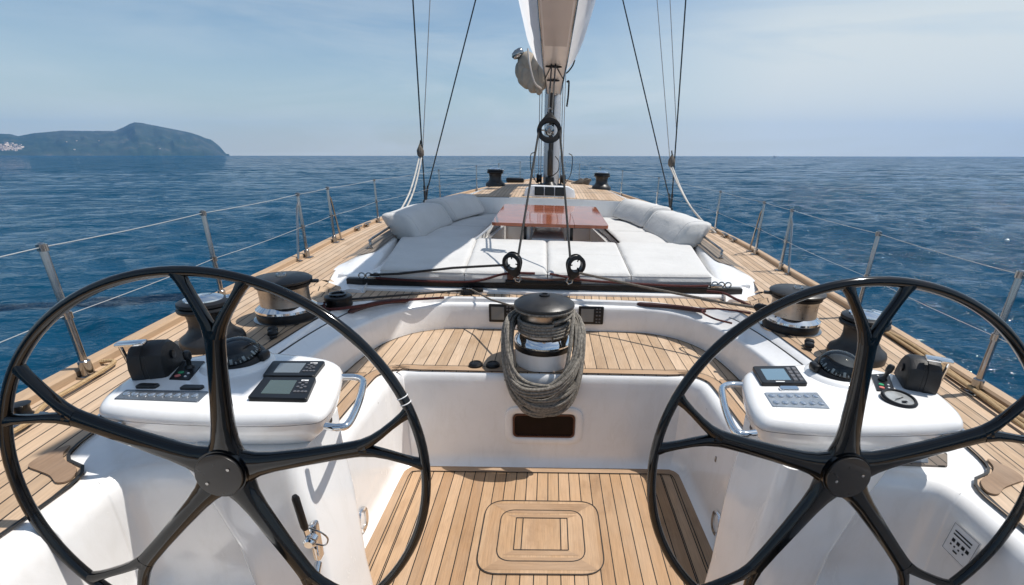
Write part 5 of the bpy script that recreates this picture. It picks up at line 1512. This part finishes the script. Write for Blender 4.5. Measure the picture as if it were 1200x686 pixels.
    sc_ = nt.nodes.new('ShaderNodeVectorMath'); sc_.operation = 'SCALE'; L(nt, sl, sc_.inputs[0]); L(nt, math_n(nt, 'MULTIPLY', gust, mr.outputs[0]), sc_.inputs['Scale'])
    nn = vmath('NORMALIZE', vmath('ADD', bn.outputs[0], sc_.outputs[0]).outputs[0]).outputs[0]
    L(nt, nn, b.inputs['Normal'])
    # light scattered back from within the water
    df = nt.nodes.new('ShaderNodeBsdfDiffuse'); df.inputs[0].default_value = (.0008, .058, .135, 1)
    mx = nt.nodes.new('ShaderNodeMixShader'); mx.inputs[0].default_value = .33; L(nt, b.outputs[0], mx.inputs[1]); L(nt, df.outputs[0], mx.inputs[2])
    out = [n for n in nt.nodes if n.type == 'OUTPUT_MATERIAL'][0]; L(nt, mx.outputs[0], out.inputs['Surface'])
    me.materials.append(m)
    o = bpy.data.objects.new('sea', me); COL.objects.link(o)
    o['kind'] = 'structure'; o['label'] = 'deep blue rippled sea reaching the horizon'
build_sea()

# ------------------------------------------------------------------ headland
prof_px = [(-60, 158), (-20, 155), (0, 156.7), (12, 157), (21, 159.5), (40, 156), (73, 153), (100, 153.4), (134, 153.4), (146, 148.5), (152, 145), (157.5, 143.3), (166, 144), (184, 147.6), (205, 151.6), (223, 155.4), (233, 158.5), (241, 162), (247, 163.5), (257, 171), (262, 177), (265, 180.5)]
HD = 3800.0
az = []; hh = []
for u, v in prof_px:
    d = pix_dir(u, v); az.append(math.atan2(d.x, d.y)); hh.append(d.z / math.hypot(d.x, d.y) * HD + CW.z - SEA)
az = [-1.6, -1.3] + az; hh = [60, 110] + hh
o_ = np.argsort(az); az = np.array(az)[o_]; hh = np.array(hh)[o_]
mb = MB(); na, nr = 420, 26
aa = np.linspace(-1.5, az[-1] + .004, na); dd = np.linspace(-620, 420, nr)
vs = []
for j, d in enumerate(dd):
    for a in aa:
        h0 = float(np.interp(a, az, hh)); t = d / 620 if d < 0 else d / 420
        end = min(1, max(0, (az[-1] - a) / .03))
        dist = HD + d * (.25 + .75 * end)
        n1 = noise.noise(Vector((a * 60, d * .006, 1))) ; n2 = noise.noise(Vector((a * 190, d * .018, 5)))
        sh = (1 - abs(t)) ** .8 if d < 0 else (1 - t)
        z = h0 * (sh * (1 + (.28 * n1 + .14 * n2) * (1 - sh) * 2.0))
        if j == int(np.argmin(abs(dd))): z = h0
        z += (n2 * 1.2)
        vs.append((math.sin(a) * dist + CW.x, math.cos(a) * dist + CW.y, SEA + max(z, -3) - 1.0))
fs = [[j * na + i, j * na + i + 1, (j + 1) * na + i + 1, (j + 1) * na + i] for j in range(nr - 1) for i in range(na - 1)]
mb.add(vs, fs)
m, nt, b = newmat('hill_ground')
geo = N(nt, 'ShaderNodeNewGeometry')
f = noise_n(nt, geo.outputs['Position'], .012, 6, .65); f2 = noise_n(nt, geo.outputs['Position'], .0022, 3)
c = ramp(nt, f, [(.3, (.016, .032, .020)), (.55, (.030, .050, .028)), (.78, (.10, .095, .075))])
L(nt, mixc(nt, ramp(nt, f2, [(.45, 0.0), (.7, .35)]), c, (.11, .10, .08)), b.inputs['Base Color']); b.inputs['Roughness'].default_value = .9
hl = mb.build('hills', m, None); hl['kind'] = 'structure'; hl['label'] = 'hazy wooded headland falling steeply to the sea'
# pale town low on the left end of the headland
mb = MB(); g = random.Random(3)
deps = bpy.context.evaluated_depsgraph_get()
from mathutils.bvhtree import BVHTree
bvh = BVHTree.FromPolygons([v for v in mb.v] or vs, fs)
houses = 0
for k in range(140):
    u = g.uniform(-40, 27) if k < 135 else g.uniform(30, 190); v = g.triangular(167, 177.5, 175) if k < 135 else g.uniform(163, 178)
    d = pix_dir(u, v); hit = bvh.ray_cast(CW, d)
    if hit[0] is None: continue
    p = hit[0]; w = g.uniform(6, 13) * (1 if k < 135 else .6); hgt = g.uniform(4, 9) * (1 if k < 135 else .7)
    mb.box((p.x, p.y, p.z + hgt * .3), (w, w * g.uniform(.7, 1.3), hgt), Matrix.Rotation(g.uniform(0, 3), 3, 'Z')); houses += 1
vil = mb.build('village', simple('house_walls', (.62, .52, .44), .8, var=.3, vscale=.03), None, flat=True); vil['kind'] = 'stuff'; vil['label'] = 'pale houses scattered low on the headland'

# far motor boat and a floating white buoy
d = pix_dir(908, 184.0); k = 1500.0; p = CW + d * (k / math.hypot(d.x, d.y)); p.z = SEA
t = thing('motor_boat', 'tiny white motor boat far off on the horizon', 'boat', p); BOAT.pop()
mb = MB(); rings = []
for x, w, z0 in ((-6, 1.4, 0), (-3, 1.7, 0), (2, 1.5, 0), (5, .8, .3), (7, .05, .8)):
    rings.append([(p.x + x, p.y - w, p.z + 1.5 + z0 * .3), (p.x + x, p.y - w * .7, p.z - .1), (p.x + x, p.y + w * .7, p.z - .1), (p.x + x, p.y + w, p.z + 1.5 + z0 * .3)])
mb.rings(rings); mb.build('hull', M['white_plastic'], t)
mb = MB(); mb.box((p.x - 1.5, p.y, p.z + 2.3), (4.5, 2.2, 1.7), bev=.4); mb.build('cabin', M['white_plastic'], t)
d = pix_dir(1180, 282.5); k = (SEA + .02 - CW.z) / d.z; p = CW + d * k
t = thing('float_buoy', 'small white float drifting on the sea off the starboard side', 'buoy', p); BOAT.pop()
mb = MB(); mb.lathe([(.001, -.06), (.05, -.04), (.065, 0), (.055, .04), (.025, .06), (.01, .075), (.001, .08)], p, n=20); mb.build('float_body', M['white_plastic'], t)
mb = MB(); mb.tube([(p.x + .03 * math.cos(a), p.y, p.z + .09 + .015 * math.sin(a)) for a in np.linspace(0, 2 * PI, 12)[:-1]], .004, 6, closed=True); mb.build('ring', M['steel'], t)

# ------------------------------------------------------------------ air
HAZE = True
if HAZE:
    mb = MB(); mb.box((0, 0, 148), (9800, 9800, 2 * 150.0))
    m = bpy.data.materials.new('haze_air'); m.use_nodes = True; nt = m.node_tree; nt.nodes.clear()
    out = nt.nodes.new('ShaderNodeOutputMaterial'); pv = nt.nodes.new('ShaderNodeVolumePrincipled')
    pv.inputs['Color'].default_value = (.075, .39, .90, 1); pv.inputs['Density'].default_value = .00010; pv.inputs['Anisotropy'].default_value = .0
    nt.links.new(pv.outputs[0], out.inputs['Volume'])
    hz = mb.build('haze', m, None); hz['kind'] = 'stuff'; hz['label'] = 'thin blue sea haze'
    m.cycles.homogeneous_volume = True

# ------------------------------------------------------------------ light
sdir = (HEEL.to_3x3() @ Vector((.475, .10, 1))).normalized()
sun = bpy.data.lights.new('sun', 'SUN'); sun.energy = 4.6; sun.angle = R(.5); sun.color = (1, .945, .87)
so = bpy.data.objects.new('sun', sun); COL.objects.link(so); so.location = sdir * 50
so.rotation_euler = (-sdir).to_track_quat('-Z', 'Y').to_euler()
w = bpy.data.worlds.new('World'); S.world = w; w.use_nodes = True
nt = w.node_tree; bg = nt.nodes['Background']
sky = nt.nodes.new('ShaderNodeTexSky'); sky.sky_type = 'NISHITA'; sky.sun_disc = False
sky.sun_elevation = math.asin(sdir.z); sky.sun_rotation = math.atan2(sdir.x, sdir.y)
sky.altitude = 0; sky.air_density = 1.0; sky.dust_density = .7; sky.ozone_density = 2.2
tc = nt.nodes.new('ShaderNodeTexCoord')
mp = nt.nodes.new('ShaderNodeMapping'); mp.inputs['Scale'].default_value = (1.5, 1.5, 9.0); mp.inputs['Rotation'].default_value = (.12, .10, .4)
L(nt, tc.outputs['Generated'], mp.inputs['Vector'])
n1 = noise_n(nt, mp.outputs[0], 1.5, 7, .58, .5)
n2 = noise_n(nt, mp.outputs[0], .55, 3, .5)
cl = math_n(nt, 'MULTIPLY', ramp(nt, n1, [(.40, 0.0), (.66, 1.0)]), ramp(nt, n2, [(.34, .25), (.58, 1.0)]))
sepz = nt.nodes.new('ShaderNodeSeparateXYZ'); L(nt, tc.outputs['Generated'], sepz.inputs[0])
low = math_n(nt, 'POWER', math_n(nt, 'SUBTRACT', 1.0, math_n(nt, 'ABSOLUTE', sepz.outputs[2])), 9.0)
east = ramp(nt, sepz.outputs[0], [(.0, .72), (.75, 1.0)])
cl = math_n(nt, 'ADD', math_n(nt, 'MULTIPLY', math_n(nt, 'MULTIPLY', cl, east), .75), math_n(nt, 'MULTIPLY', low, .0))
vz = math_n(nt, 'MULTIPLY', ramp(nt, sepz.outputs[2], [(.0, .95), (.07, 1.0), (.20, .9), (.34, .0)]), ramp(nt, sepz.outputs[0], [(.02, 0.0), (.42, 1.0)]))
n3 = noise_n(nt, mp.outputs[0], .9, 5, .55, .8)
veil = math_n(nt, 'MULTIPLY', vz, ramp(nt, n3, [(.28, .30), (.56, 1.0)]))
cl = math_n(nt, 'MAXIMUM', cl, math_n(nt, 'MULTIPLY', veil, .97))
cl = math_n(nt, 'MINIMUM', cl, .9)
skyt = mixc(nt, 1.0, sky.outputs[0], (.93, 1.0, .96), 'MULTIPLY')
skyl = mixc(nt, math_n(nt, 'MULTIPLY', low, .92), skyt, (5.6, 5.6, 4.7))
skyc = mixc(nt, cl, skyl, (6.3, 6.7, 6.6))
L(nt, skyc, bg.inputs['Color']); bg.inputs['Strength'].default_value = .114

# ------------------------------------------------------------------ render settings
S.render.engine = 'CYCLES'
S.view_settings.view_transform = 'Standard'; S.view_settings.look = 'None'; S.view_settings.gamma = 1
S.view_settings.exposure = 0.12
S.view_settings.use_curve_mapping = False
S.cycles.use_denoising = True
S.cycles.max_bounces = 8; S.cycles.diffuse_bounces = 3; S.cycles.glossy_bounces = 4; S.cycles.transmission_bounces = 6; S.cycles.volume_bounces = 1
S.cycles.caustics_reflective = False; S.cycles.caustics_refractive = False
S.cycles.sample_clamp_indirect = 4.0
for o in COL.objects:
    if 'o' in o: del o['o']
